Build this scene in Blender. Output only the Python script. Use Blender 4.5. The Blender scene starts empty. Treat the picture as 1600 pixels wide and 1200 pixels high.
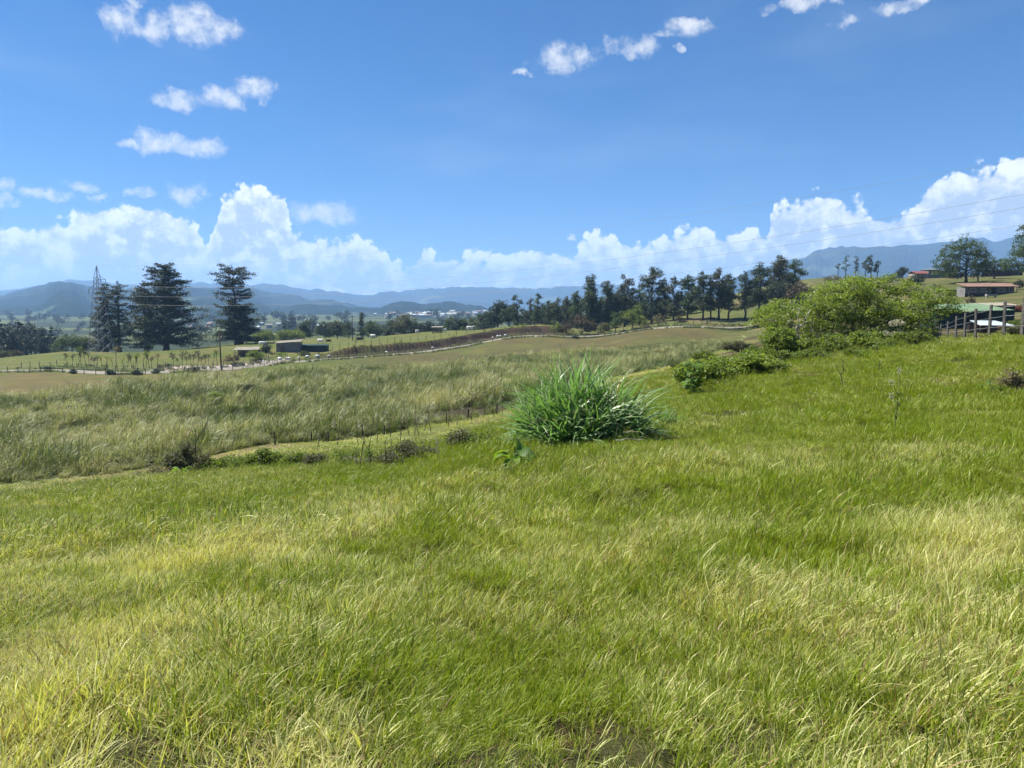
import bpy, math, random
import numpy as np

# ------------------------------------------------------------------ frame of the place
F = 1164.0                      # focal length in photo pixels (1600 wide)
PITCH = math.radians(-5.4)
EYE = 1.6
CPI, SPI = math.cos(PITCH), math.sin(PITCH)
SUN_AZ, SUN_EL = -68.0, 57.0
rng = np.random.default_rng(7)
random.seed(7)
scene = bpy.context.scene
COL = scene.collection

# ------------------------------------------------------------------ camera
cam = bpy.data.cameras.new('camera')
cam.sensor_fit = 'HORIZONTAL'
cam.sensor_width = 36.0
cam.lens = 36.0 * F / 1600.0
cam.clip_start = 0.05
cam.clip_end = 60000.0
camo = bpy.data.objects.new('camera', cam)
COL.objects.link(camo)
camo.location = (0, 0, EYE)
camo.rotation_euler = (math.radians(90) + PITCH, 0, 0)
scene.camera = camo

# ------------------------------------------------------------------ view / render
scene.view_settings.view_transform = 'Standard'
scene.view_settings.look = 'None'
scene.view_settings.gamma = 1.0
scene.view_settings.use_curve_mapping = False
scene.view_settings.exposure = 1.3
scene.render.engine = 'CYCLES'
cy = scene.cycles
cy.use_denoising = True
try:
    cy.denoiser = 'OPENIMAGEDENOISE'
    cy.denoising_input_passes = 'RGB_ALBEDO_NORMAL'
    cy.denoising_prefilter = 'ACCURATE'
except Exception:
    pass
cy.max_bounces = 5
cy.diffuse_bounces = 2
cy.glossy_bounces = 2
cy.transmission_bounces = 4
cy.volume_bounces = 1
cy.caustics_reflective = False
cy.caustics_refractive = False
cy.use_adaptive_sampling = True
cy.adaptive_threshold = 0.015
cy.adaptive_min_samples = 16

# ------------------------------------------------------------------ pixel <-> place helpers (used to lay out the survey)
def ray(px, py):
    u = (px - 800) / F
    v = (600 - py) / F
    return u, CPI - v * SPI, SPI + v * CPI

def P(px, py, Y):
    dx, dy, dz = ray(px, py)
    t = Y / dy
    return (dx * t, Y, EYE + dz * t)

def sky_dir(px, py):
    d = np.array(ray(px, py))
    d /= np.linalg.norm(d)
    return math.degrees(math.atan2(d[0], d[1])), math.degrees(math.asin(d[2]))

# ------------------------------------------------------------------ node helper
class NT:
    def __init__(self, tree):
        self.t = tree
        self.t.nodes.clear()
    def n(self, kind, ins=None, **props):
        nd = self.t.nodes.new(kind)
        for k, v in props.items():
            setattr(nd, k, v)
        if ins:
            for k, v in ins.items():
                s = nd.inputs[k]
                if isinstance(v, bpy.types.NodeSocket):
                    self.t.links.new(v, s)
                elif isinstance(v, bpy.types.Node):
                    self.t.links.new(v.outputs[0], s)
                else:
                    s.default_value = v
        return nd
    def m(self, op, a, b=None, c=None, clamp=False):
        ins = {0: a}
        if b is not None: ins[1] = b
        if c is not None: ins[2] = c
        return self.n('ShaderNodeMath', ins, operation=op, use_clamp=clamp).outputs[0]
    def vm(self, op, a, b=None, c=None):
        ins = {0: a}
        if b is not None: ins[1] = b
        if c is not None: ins[2] = c
        nd = self.n('ShaderNodeVectorMath', ins, operation=op)
        return nd.outputs['Value'] if op in ('DOT_PRODUCT', 'LENGTH') else nd.outputs[0]
    def rng(self, v, a, b, c=0.0, d=1.0, smooth=True):
        return self.n('ShaderNodeMapRange', {0: v, 1: a, 2: b, 3: c, 4: d},
                      interpolation_type='SMOOTHSTEP' if smooth else 'LINEAR').outputs[0]
    def mix(self, f, a, b, blend='MIX'):
        nd = self.n('ShaderNodeMix', data_type='RGBA', blend_type=blend)
        for k, v in ((0, f), (6, a), (7, b)):
            s = nd.inputs[k]
            if isinstance(v, bpy.types.NodeSocket):
                self.t.links.new(v, s)
            else:
                s.default_value = (tuple(v) + (1.0,))[:4] if k else v
        return nd.outputs[2]
    def noise(self, vec, scale, detail=4, rough=0.55, out=0, **kw):
        nd = self.n('ShaderNodeTexNoise', {'Scale': scale, 'Detail': detail, 'Roughness': rough}, **kw)
        if vec is not None:
            self.t.links.new(vec, nd.inputs['Vector'])
        return nd.outputs[out]

# ------------------------------------------------------------------ world: clear sky with cumulus
def build_world():
    w = bpy.data.worlds.new('World')
    scene.world = w
    w.use_nodes = True
    nt = NT(w.node_tree)
    sky = nt.n('ShaderNodeTexSky', sky_type='NISHITA', sun_disc=False)
    sky.sun_elevation = math.radians(SUN_EL)
    sky.sun_rotation = math.radians(SUN_AZ)
    sky.altitude = 1500.0
    sky.air_density = 1.0
    sky.dust_density = 0.0
    sky.ozone_density = 10.0
    tc = nt.n('ShaderNodeTexCoord').outputs['Generated']
    d = nt.vm('NORMALIZE', tc)
    sep = nt.n('ShaderNodeSeparateXYZ', {0: d})
    az = nt.m('MULTIPLY', nt.m('ARCTAN2', sep.outputs[0], sep.outputs[1]), 57.29578)
    el = nt.m('MULTIPLY', nt.m('ARCSINE', sep.outputs[2]), 57.29578)
    q = nt.vm('SCALE', d, None)
    q.node.inputs['Scale'].default_value = 57.29578
    # shared noises (unit = degrees of sky)
    warp = nt.n('ShaderNodeTexNoise', {'Vector': q, 'Scale': 0.42, 'Detail': 5.0, 'Roughness': 0.66})
    wv = nt.vm('SUBTRACT', warp.outputs[1], (0.5, 0.5, 0.5))
    ws = nt.n('ShaderNodeSeparateXYZ', {0: wv})
    fb = nt.noise(q, 0.85, 6, 0.62)
    fb2 = nt.noise(nt.vm('ADD', q, (-0.45, -0.3, 0.75)), 0.9, 3, 0.68)      # towards the sun
    bil = nt.n('ShaderNodeTexVoronoi', {'Vector': nt.vm('ADD', q, nt.vm('MULTIPLY', wv, (1.1, 1.1, 1.1))), 'Scale': 0.7, 'Detail': 2.0,
               'Roughness': 0.55}, feature='F1').outputs['Distance']
    # cloud bank along the horizon: top height against azimuth, seen part measured, the rest of the circle carries on alike
    prof = [(-60, 350), (0, 358), (60, 352), (110, 348), (118, 330), (165, 320), (210, 313), (250, 318), (290, 335), (312, 362), (322, 382),
            (330, 385), (337, 345), (345, 306), (385, 291), (430, 296), (447, 315), (452, 350), (480, 378), (500, 371), (540, 376), (560, 372), (587, 382),
            (610, 406), (640, 411), (654, 405), (660, 384), (674, 385), (682, 402), (705, 400), (740, 395), (775, 402), (800, 392), (850, 388),
            (880, 396), (900, 400), (909, 372), (935, 362), (975, 374), (1020, 385), (1038, 366), (1080, 353), (1110, 362), (1150, 364), (1200, 362),
            (1209, 322), (1235, 309), (1300, 307), (1340, 311), (1366, 332), (1385, 332), (1430, 320), (1450, 291), (1490, 268), (1540, 260), (1580, 250), (1620, 236), (1690, 240)]
    pr = [sky_dir(*p) for p in prof]
    rr = random.Random(3)
    a = -180.0
    left = []
    while a < pr[0][0] - 4:
        left.append((a, rr.uniform(4.5, 9.5))); a += rr.uniform(3.5, 7)
    right = []
    a = pr[-1][0] + 4
    while a < 180:
        right.append((a, rr.uniform(4.5, 10))); a += rr.uniform(3.5, 7)
    def curve(points, x, lo, hi):
        nd = nt.n('ShaderNodeFloatCurve', {'Value': nt.m('DIVIDE', nt.m('SUBTRACT', x, lo), hi - lo)})
        c = nd.mapping.curves[0]
        xs = [((p[0] - lo) / (hi - lo), p[1] / 20) for p in points]
        while len(c.points) < len(xs):
            c.points.new(0.5, 0.5)
        for pt, (u, v) in zip(c.points, xs):
            pt.location = (min(max(u, 0), 1), v); pt.handle_type = 'VECTOR'
        nd.mapping.update()
        return nt.m('MULTIPLY', nd.outputs[0], 20.0)
    azw = nt.m('ADD', az, nt.m('MULTIPLY', ws.outputs[0], 1.5))
    A0, A1 = pr[0][0], pr[-1][0]
    ins_ = nt.m('MULTIPLY', nt.m('GREATER_THAN', azw, A0), nt.m('LESS_THAN', azw, A1))
    tin = curve(pr, azw, A0, A1); tout = curve(left + [pr[0], pr[-1]] + right, azw, -180.0, 180.0)
    top = nt.m('ADD', nt.m('MULTIPLY', tin, ins_), nt.m('MULTIPLY', tout, nt.m('SUBTRACT', 1.0, ins_)))
    edge = nt.m('ADD', nt.m('MULTIPLY', nt.m('SUBTRACT', 0.95, bil), 1.3), nt.m('MULTIPLY', nt.m('SUBTRACT', fb, 0.5), 1.5))
    b1 = nt.m('SUBTRACT', nt.m('ADD', top, edge), el)
    low = nt.m('ADD', nt.m('MULTIPLY', top, 0.45), nt.m('MULTIPLY', nt.m('SUBTRACT', nt.noise(q, 0.16, 2, 0.5), 0.42), 9.0))
    b2 = nt.m('SUBTRACT', nt.m('ADD', low, edge), el)
    a1 = nt.rng(b1, -0.05, 0.38)
    a2 = nt.rng(b2, 0.0, 0.8)
    bump = nt.m('ADD', nt.m('MULTIPLY', nt.m('SUBTRACT', fb, fb2), 1.3), nt.m('MULTIPLY', nt.m('SUBTRACT', 0.92, bil), 0.8))
    # small cumulus: ellipses in sky degrees
    cl = [(190, 32, 26, 26), (207, 4, 17, 9), (250, 45, 32, 18), (308, 42, 46, 24), (348, 45, 28, 15),
          (283, 156, 42, 15), (340, 156, 46, 14), (400, 140, 30, 16),
          (250, 222, 45, 17), (305, 229, 46, 13), (200, 225, 14, 6),
          (3, 291, 16, 11), (8, 312, 16, 9), (68, 301, 36, 8), (120, 290, 29, 9), (155, 308, 15, 7), (222, 301, 19, 6), (292, 303, 24, 14),
          (497, 333, 60, 16), (880, 92, 43, 20), (985, 72, 46, 14), (1075, 42, 32, 13), (816, 112, 13, 5), (1045, 52, 16, 6),
          (1275, 2, 62, 9), (1320, 32, 18, 8), (1400, 14, 30, 11), (1432, 0, 34, 9), (894, 367, 6, 4), (1065, 76, 7, 4)]
    ell = []
    for px, py, rx, ry in cl:
        A, E = sky_dir(px, py)
        A2, _ = sky_dir(px + rx, py); _, E2 = sky_dir(px, py - ry)
        ell.append((A, E, abs(A2 - A) * 1.25, abs(E2 - E) * 1.3))
    for k in range(26):                                   # the sky beyond the frame carries the same scattered small clouds
        A = rr.uniform(50, 310); A = A - 360 if A > 180 else A
        E = rr.uniform(12, 45)
        ell.append((A, E, rr.uniform(1.2, 3.2), rr.uniform(0.5, 1.2)))
    pv = nt.n('ShaderNodeCombineXYZ', {0: nt.m('ADD', az, nt.m('MULTIPLY', ws.outputs[0], 3.4)),
                                       1: nt.m('ADD', el, nt.m('MULTIPLY', ws.outputs[1], 2.0)), 2: 0.0}).outputs[0]
    best = None
    for A, E, rx, ry in ell:
        v = nt.vm('MULTIPLY_ADD', pv, (1 / rx, 1 / ry, 0), (-A / rx, -E / ry, 0))
        r2 = nt.vm('DOT_PRODUCT', v, v)
        best = r2 if best is None else nt.m('MINIMUM', best, r2)
    dens = nt.m('SUBTRACT', 1.0, nt.m('MINIMUM', best, 3.0))
    dens = nt.m('ADD', dens, nt.m('MULTIPLY', nt.m('SUBTRACT', fb, 0.47), 3.5))
    a3 = nt.rng(dens, -0.1, 1.7)
    a3 = nt.m('MULTIPLY', a3, 0.93)
    # thin cirrus veil
    ci = nt.noise(nt.vm('MULTIPLY', q, (0.35, 0.35, 1.2)), 0.12, 3, 0.55)
    a4 = nt.m('MULTIPLY', nt.rng(ci, 0.50, 0.82), 0.22)
    K = 8.1
    white = (0.97 * K, 0.975 * K, 0.98 * K)
    grey = (0.60 * K, 0.68 * K, 0.79 * K)
    def shaded(depth, lo, hi):
        f = nt.rng(depth, lo, hi, 1.0, 0.0)
        f = nt.m('ADD', nt.m('MULTIPLY', f, 0.62), nt.m('ADD', nt.m('MULTIPLY', bump, 1.5), nt.m('MULTIPLY', nt.m('SUBTRACT', fb, 0.42), 1.4)), clamp=True)
        return nt.mix(f, tuple(v * 1.04 for v in grey), tuple(v * 1.36 for v in white))
    c1 = shaded(b1, 0.2, 2.6)
    c2 = shaded(b2, 0.1, 2.0)
    sf = nt.m('ADD', nt.m('MULTIPLY', nt.m('SUBTRACT', fb, fb2), 2.2), nt.rng(dens, 0.1, 1.6, 0.9, 0.72), clamp=True)
    c3 = nt.mix(sf, grey, white)
    sk = nt.n('ShaderNodeHueSaturation', {'Hue': 0.5, 'Saturation': 1.2, 'Value': 0.92, 'Fac': 1.0, 'Color': sky.outputs[0]}).outputs[0]
    out = nt.mix(a4, sk, (0.62 * K, 0.72 * K, 0.86 * K))
    out = nt.mix(a1, out, c1)
    out = nt.mix(nt.m('MULTIPLY', a2, nt.m('MULTIPLY', a1, 0.85)), out, c2)
    out = nt.mix(a3, out, c3)
    bg = nt.n('ShaderNodeBackground', {'Color': out, 'Strength': 0.05})
    o = nt.n('ShaderNodeOutputWorld', {'Surface': bg.outputs[0]})
    w.cycles.sampling_method = 'MANUAL'
    w.cycles.sample_map_resolution = 512
build_world()

# ------------------------------------------------------------------ sun
sl = bpy.data.lights.new('sun', 'SUN')
sl.energy = 5.0
sl.angle = math.radians(0.53)
sl.color = (1.0, 0.95, 0.86)
so = bpy.data.objects.new('sun', sl)
COL.objects.link(so)
_a, _e = math.radians(SUN_AZ), math.radians(SUN_EL)
from mathutils import Vector, Matrix
_to = Vector((math.sin(_a) * math.cos(_e), math.cos(_a) * math.cos(_e), math.sin(_e)))
so.rotation_euler = (-_to).to_track_quat('-Z', 'Y').to_euler()
so.location = (-60, 40, 80)

# ------------------------------------------------------------------ numeric noise
def _hash(ix, iy, seed):
    n = (ix.astype(np.int64) * 374761393 + iy.astype(np.int64) * 668265263 + seed * 1442695041) & 0x7fffffff
    n = ((n ^ (n >> 13)) * 1274126177) & 0x7fffffff
    return ((n ^ (n >> 16)) & 0xffff) / 65535.0
def vnoise(x, y, seed=0):
    x = np.asarray(x, float); y = np.asarray(y, float)
    ix, iy = np.floor(x), np.floor(y)
    fx, fy = x - ix, y - iy
    fx = fx * fx * (3 - 2 * fx); fy = fy * fy * (3 - 2 * fy)
    a = _hash(ix, iy, seed); b = _hash(ix + 1, iy, seed); c = _hash(ix, iy + 1, seed); d = _hash(ix + 1, iy + 1, seed)
    return a + (b - a) * fx + (c - a) * fy + (a - b - c + d) * fx * fy
def fbm(x, y, oct=4, seed=0):
    s = 0; amp = 0.5; tot = 0
    for k in range(oct):
        s = s + amp * vnoise(x * 2 ** k + 17.3 * k, y * 2 ** k - 9.1 * k, seed + k); tot += amp; amp *= 0.5
    return s / tot
def sstep(a, b, x):
    t = np.clip((np.asarray(x, float) - a) / (b - a), 0, 1)
    return t * t * (3 - 2 * t)

# ------------------------------------------------------------------ the lie of the land: surveyed points, interpolated
SURVEY = [(0, 1200, 2.6), (800, 1200, 2.45), (1600, 1200, 2.3), (0, 900, 6), (800, 900, 5.2), (1600, 900, 4.6), (400, 1000, 3.95), (1200, 1000, 3.65),
    (0, 850, 9), (0, 800, 18), (0, 780, 30), (0, 760, 48), (0, 700, 63.7), (0, 650, 84), (0, 620, 103), (0, 600, 122), (0, 580, 150),
    (250, 728, 50), (560, 685, 55), (800, 645, 55), (900, 600, 75), (1000, 583, 85), (1060, 570, 90),
    (500, 640, 82), (700, 600, 96), (300, 592, 130), (500, 575, 152), (800, 555, 163), (1000, 540, 166), (1150, 530, 163),
    (345, 577, 156), (700, 545, 204), (900, 527, 208), (1170, 514, 200), (200, 583, 148), (520, 561, 180),
    (260, 548, 234), (370, 538, 240), (120, 550, 235), (0, 560, 205), (450, 533, 250), (700, 526, 255), (560, 534, 250),
    (910, 686, 15), (800, 690, 18), (700, 720, 20), (620, 690, 45), (430, 705, 45), (300, 745, 30), (450, 740, 25), (600, 760, 15), (400, 800, 12), (200, 780, 19),
    (800, 760, 10.5), (1000, 688, 15), (1200, 700, 12), (1400, 700, 11), (1600, 700, 10), (1600, 600, 19), (1400, 600, 22), (1200, 600, 25), (1100, 605, 26), (1050, 600, 30),
    (1600, 530, 34), (1500, 532, 48), (1400, 545, 42), (1300, 550, 40), (1200, 560, 38), (1100, 575, 42), (1150, 548, 80),
    (1510, 512, 85), (1580, 505, 85), (1550, 470, 130), (1550, 462, 160), (1500, 442, 200), (1430, 437, 230), (1590, 430, 235), (1260, 436, 300), (1380, 434, 290),
    (1160, 497, 215), (1100, 503, 212), (1000, 513, 210), (880, 523, 212), (800, 520, 240), (1140, 470, 262), (1000, 505, 260), (900, 513, 270), (1300, 480, 170), (1230, 505, 170), (1350, 500, 110), (1420, 480, 150)]
BEYOND = [(0, 0, 0), (0, -10, .3), (-10, -8, -.6), (12, -8, .8), (-30, -10, -3), (40, 0, 2), (-60, 20, -9.5), (-120, 60, -10.5), (-160, 130, -11), (-200, 200, -12), (60, 40, 1.5), (90, 60, 2.5), (160, 150, 10), (0, -60, 2), (-80, -60, -6), (80, -60, 5),
    (-150, 300, -18), (0, 330, -14), (100, 380, 8), (-300, 400, -22), (0, 600, -18), (-500, 700, -20), (250, 300, 22), (400, 500, 25), (300, 900, 5), (0, 1500, -4), (-800, 1500, -12), (800, 1500, 8), (0, 2600, 8), (-1500, 2600, 0), (1500, 2600, 15), (0, 6000, 10), (-5000, 6000, 10), (5000, 6000, 20), (-9000, 0, 0), (9000, 0, 20), (0, -9000, 0), (-600, 0, -12), (600, 0, 20), (0, -600, 5), (0, 14000, 20)]
_pts = np.array([P(*c) for c in SURVEY] + BEYOND)
def _comp(x, y):
    r = np.hypot(x, y) + 1e-9
    s = np.log1p(r / 6.) / r * 6
    return x * s, y * s
_qx, _qy = _comp(_pts[:, 0], _pts[:, 1])
_n = len(_pts)
_M = np.zeros((_n + 1, _n + 1))
_M[:_n, :_n] = np.sqrt((_qx[:, None] - _qx) ** 2 + (_qy[:, None] - _qy) ** 2 + 1.44) - np.eye(_n) * 0.02
_M[:_n, _n] = 1; _M[_n, :_n] = 1
_sol = np.linalg.solve(_M, np.append(_pts[:, 2], 0))

ROAD = np.array([P(*c)[:2] for c in [(-330, 568, 168), (-160, 572, 158), (20, 576, 152), (110, 580, 150), (200, 583, 148), (280, 580, 151), (345, 577, 156), (430, 570, 166), (520, 561, 180), (610, 553, 193),
                                      (700, 545, 204), (800, 536, 208), (900, 527, 208), (1030, 520, 205), (1170, 514, 200), (1240, 508, 190)]])
NEAR_EDGE = np.array([(-140, 40), (-60, 45), (-33.5, 48), (-23.9, 50), (-11.5, 55), (0, 57), (6.5, 75), (14.6, 85), (20, 90), (36, 120), (50, 158), (60, 190)])
FAR_EDGE = np.array([(-140, 62), (-95, 88), (-71, 103), (-56, 130), (-39, 152), (0, 163), (28.5, 166), (49, 163), (60, 160)])
def road_y(x): return np.interp(x, ROAD[:, 0], ROAD[:, 1])
def near_y(x): return np.interp(x, NEAR_EDGE[:, 0], NEAR_EDGE[:, 1])
def far_y(x): return np.interp(x, FAR_EDGE[:, 0], FAR_EDGE[:, 1])
def bank_win(x): return sstep(-52, -40, x) * (1 - sstep(8, 24, x))

def H(x, y):
    x = np.asarray(x, float); y = np.asarray(y, float)
    sh = np.broadcast(x, y).shape
    x = np.broadcast_to(x, sh).ravel(); y = np.broadcast_to(y, sh).ravel()
    a, b = _comp(x, y)
    out = np.empty(len(a))
    for i in range(0, len(a), 20000):
        out[i:i + 20000] = np.sqrt((a[i:i + 20000, None] - _qx) ** 2 + (b[i:i + 20000, None] - _qy) ** 2 + 1.44) @ _sol[:_n] + _sol[_n]
    r = np.hypot(x, y)
    out += (fbm(x / 0.8, y / 0.8, 3, 11) - 0.5) * 0.24 * (1 - sstep(25, 60, r))
    out += (fbm(x / 6, y / 6, 3, 5) - 0.5) * 0.35 * sstep(6, 20, r) * (1 - sstep(300, 600, r))
    d = y - road_y(x)
    ragged = (fbm(x / 6.0, y * 0 + 3.3, 4, 21) - 0.5) * 3
    out += 2.1 * sstep(7.4, 8.8, d + ragged) * bank_win(x) * (1 - sstep(60, 120, d))
    far = sstep(500, 1500, r)
    out += far * (fbm(x / 400, y / 400, 4, 9) - 0.5) * 14
    # the roadbed is level
    w = (1 - sstep(3.2, 5.0, np.abs(d)))
    out = out - 0.15 * w * (1 - sstep(120, 200, np.abs(x)))
    # trodden bare hollow in the turf close by
    hx, hy, _ = P(870, 1150, 2.72)
    out -= 0.12 * np.exp(-(((x - hx) / 0.13) ** 2 + ((y - hy) / 0.10) ** 2))
    return out.reshape(sh)
def Hs(x, y): return float(H(np.array([x]), np.array([y]))[0])
def at(px, Y):
    """ground point at photo column px and distance Y"""
    x = (px - 800) / F * Y * 1.0
    for _ in range(3):
        z = Hs(x, Y)
        f = Y * CPI + (z - EYE) * SPI
        x = (px - 800) / F * f
    return (x, Y, Hs(x, Y))
def top_z(py, Y):
    return P(800, py, Y)[2]

# ------------------------------------------------------------------ mesh helpers
def mk(name, V, Fc, mat=None, parent=None, attrs=None, smooth=False, link=True, matrix=None):
    """one mesh object; Fc is an array (n,3|4) or a list of such arrays"""
    me = bpy.data.meshes.new(name)
    V = np.asarray(V, np.float32)
    Fs = [np.asarray(f, np.int32) for f in (Fc if isinstance(Fc, list) else [Fc]) if len(f)]
    nl = sum(f.size for f in Fs); nf = sum(len(f) for f in Fs)
    me.vertices.add(len(V)); me.vertices.foreach_set('co', V.ravel())
    me.loops.add(nl); me.loops.foreach_set('vertex_index', np.concatenate([f.ravel() for f in Fs]))
    me.polygons.add(nf)
    sizes = np.concatenate([np.full(len(f), f.shape[1], np.int32) for f in Fs])
    starts = np.concatenate([[0], np.cumsum(sizes)[:-1]]).astype(np.int32)
    me.polygons.foreach_set('loop_start', starts)
    me.polygons.foreach_set('loop_total', sizes)
    me.polygons.foreach_set('use_smooth', np.full(nf, bool(smooth)))
    me.update(calc_edges=True)
    if attrs:
        for k, (typ, dom, arr) in attrs.items():
            at_ = me.attributes.new(k, typ, dom)
            fld = {'FLOAT': 'value', 'INT': 'value', 'FLOAT_VECTOR': 'vector', 'FLOAT_COLOR': 'color'}[typ]
            at_.data.foreach_set(fld, np.asarray(arr, np.int32 if typ == 'INT' else np.float32).ravel())
    if mat is not None:
        me.materials.append(mat)
    o = bpy.data.objects.new(name, me)
    if link: COL.objects.link(o)
    if parent is not None: o.parent = parent
    return o
def shared(name, me, parent=None, loc=(0, 0, 0), rot=(0, 0, 0), scl=(1, 1, 1)):
    o = bpy.data.objects.new(name, me)
    COL.objects.link(o)
    o.location = loc; o.rotation_euler = rot
    o.scale = scl if hasattr(scl, '__len__') else (scl,) * 3
    if parent is not None: o.parent = parent
    return o
def empty(name, loc=(0, 0, 0), rz=0.0, scale=1.0):
    o = bpy.data.objects.new(name, None)
    o.empty_display_size = 0.3
    COL.objects.link(o); o.location = loc; o.rotation_euler = (0, 0, rz)
    o.scale = (scale,) * 3 if not hasattr(scale, '__len__') else scale
    return o
def tag(o, label, cat, group=None):
    o['label'] = label; o['category'] = cat
    if group: o['group'] = group
    return o
def copy_tree(o, parent=None):
    c = o.copy(); COL.objects.link(c)
    if parent is not None: c.parent = parent
    for ch in list(o.children): copy_tree(ch, c)
    return c
class MB:
    """collects verts and faces"""
    def __init__(s): s.v = []; s.f3 = []; s.f4 = []; s.c = 0; s.a = []
    def add(s, V, Fc, a=None):
        V = np.asarray(V, float)
        Fc = np.asarray(Fc, int)
        if Fc.size:
            (s.f4 if Fc.shape[1] == 4 else s.f3).append(Fc + s.c)
        s.v.append(V); s.c += len(V)
        s.a.append(np.full(len(V), 0.5) if a is None else np.broadcast_to(a, (len(V),)))
        return s
    def box(s, lo, hi):
        x0, y0, z0 = lo; x1, y1, z1 = hi
        V = [(x0, y0, z0), (x1, y0, z0), (x1, y1, z0), (x0, y1, z0), (x0, y0, z1), (x1, y0, z1), (x1, y1, z1), (x0, y1, z1)]
        return s.add(V, [(3, 2, 1, 0), (4, 5, 6, 7), (0, 1, 5, 4), (1, 2, 6, 5), (2, 3, 7, 6), (3, 0, 4, 7)])
    def tube(s, pts, rad, n=6, cap=True):
        pts = np.asarray(pts, float); k = len(pts)
        rad = np.broadcast_to(np.asarray(rad, float), (k,))
        tg = np.gradient(pts, axis=0); tg /= np.linalg.norm(tg, axis=1, keepdims=True) + 1e-9
        ref = np.where(np.abs(tg[:, 2:3]) > 0.9, np.array([[1., 0, 0]]), np.array([[0, 0, 1.]]))
        a = np.cross(tg, ref); a /= np.linalg.norm(a, axis=1, keepdims=True) + 1e-9
        b = np.cross(tg, a)
        th = np.arange(n) * 2 * math.pi / n
        V = pts[:, None] + rad[:, None, None] * (a[:, None] * np.cos(th)[None, :, None] + b[:, None] * np.sin(th)[None, :, None])
        i = np.arange(k - 1)[:, None] * n; j = np.arange(n)[None]; j2 = (j + 1) % n
        Fq = np.stack([i + j, i + n + j, i + n + j2, i + j2], -1).reshape(-1, 4)
        V = V.reshape(-1, 3)
        s.add(V, Fq)
        if cap:
            base = s.c - len(V)
            V2 = np.array([pts[-1], pts[0]])
            s.add(V2, np.zeros((0, 3), int))
            e = base + (k - 1) * n
            s.f3.append(np.stack([e + np.arange(n), np.full(n, s.c - 2), e + (np.arange(n) + 1) % n], -1))
            s.f3.append(np.stack([base + (np.arange(n) + 1) % n, np.full(n, s.c - 1), base + np.arange(n)], -1))
        return s
    def build(s, name, mat, parent=None, smooth=False, link=True, rnd=False):
        fs = []
        if s.f3: fs.append(np.concatenate(s.f3))
        if s.f4: fs.append(np.concatenate(s.f4))
        at_ = {'rnd': ('FLOAT', 'POINT', np.concatenate(s.a))} if rnd else None
        return mk(name, np.concatenate(s.v), fs, mat, parent, at_, smooth, link)

# ------------------------------------------------------------------ materials
def new_mat(name):
    m = bpy.data.materials.new(name); m.use_nodes = True
    return m, NT(m.node_tree)
def surf(nt, shader):
    nt.n('ShaderNodeOutputMaterial', {'Surface': shader})
def simple(name, c1, c2=None, scale=3.0, rough=0.85, bump=0.0, spec=0.3, metal=0.0, coord='Object', detail=5):
    m, nt = new_mat(name)
    c2 = c2 or tuple(x * 0.7 for x in c1)
    co = nt.n('ShaderNodeTexCoord').outputs[coord]
    nz = nt.noise(co, scale, detail, 0.6)
    col = nt.mix(nt.rng(nz, 0.3, 0.7), c1, c2)
    ins = {'Base Color': col, 'Roughness': rough, 'Specular IOR Level': spec, 'Metallic': metal}
    p = nt.n('ShaderNodeBsdfPrincipled', ins)
    if bump:
        b = nt.n('ShaderNodeBump', {'Height': nz, 'Strength': bump, 'Distance': 0.1})
        nt.t.links.new(b.outputs[0], p.inputs['Normal'])
    surf(nt, p.outputs[0])
    return m
def leafy(name, c1, c2, c3=None, trans=0.35, rough=0.55, spec=0.25, tcol=1.5, clump=0.25):
    """leaf blades: colour from per-leaf random value, a share of light passes through"""
    m, nt = new_mat(name)
    r = nt.n('ShaderNodeAttribute', attribute_name='rnd').outputs['Fac']
    pos = nt.n('ShaderNodeTexCoord').outputs['Object']
    nz = nt.noise(pos, clump, 3, 0.6)
    f = nt.m('ADD', nt.m('MULTIPLY', r, 0.6), nt.m('MULTIPLY', nt.rng(nz, 0.3, 0.7), 0.4))
    col = nt.mix(f, c1, c2)
    if c3:
        col = nt.mix(nt.rng(r, 0.86, 0.95), col, c3)
    p = nt.n('ShaderNodeBsdfPrincipled', {'Base Color': col, 'Roughness': rough, 'Specular IOR Level': spec})
    tc = nt.mix(1.0, col, (tcol, tcol * 1.02, tcol * 0.55), 'MULTIPLY')
    t = nt.n('ShaderNodeBsdfTranslucent', {'Color': tc})
    surf(nt, nt.n('ShaderNodeMixShader', {0: trans, 1: p.outputs[0], 2: t.outputs[0]}).outputs[0])
    return m
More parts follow.
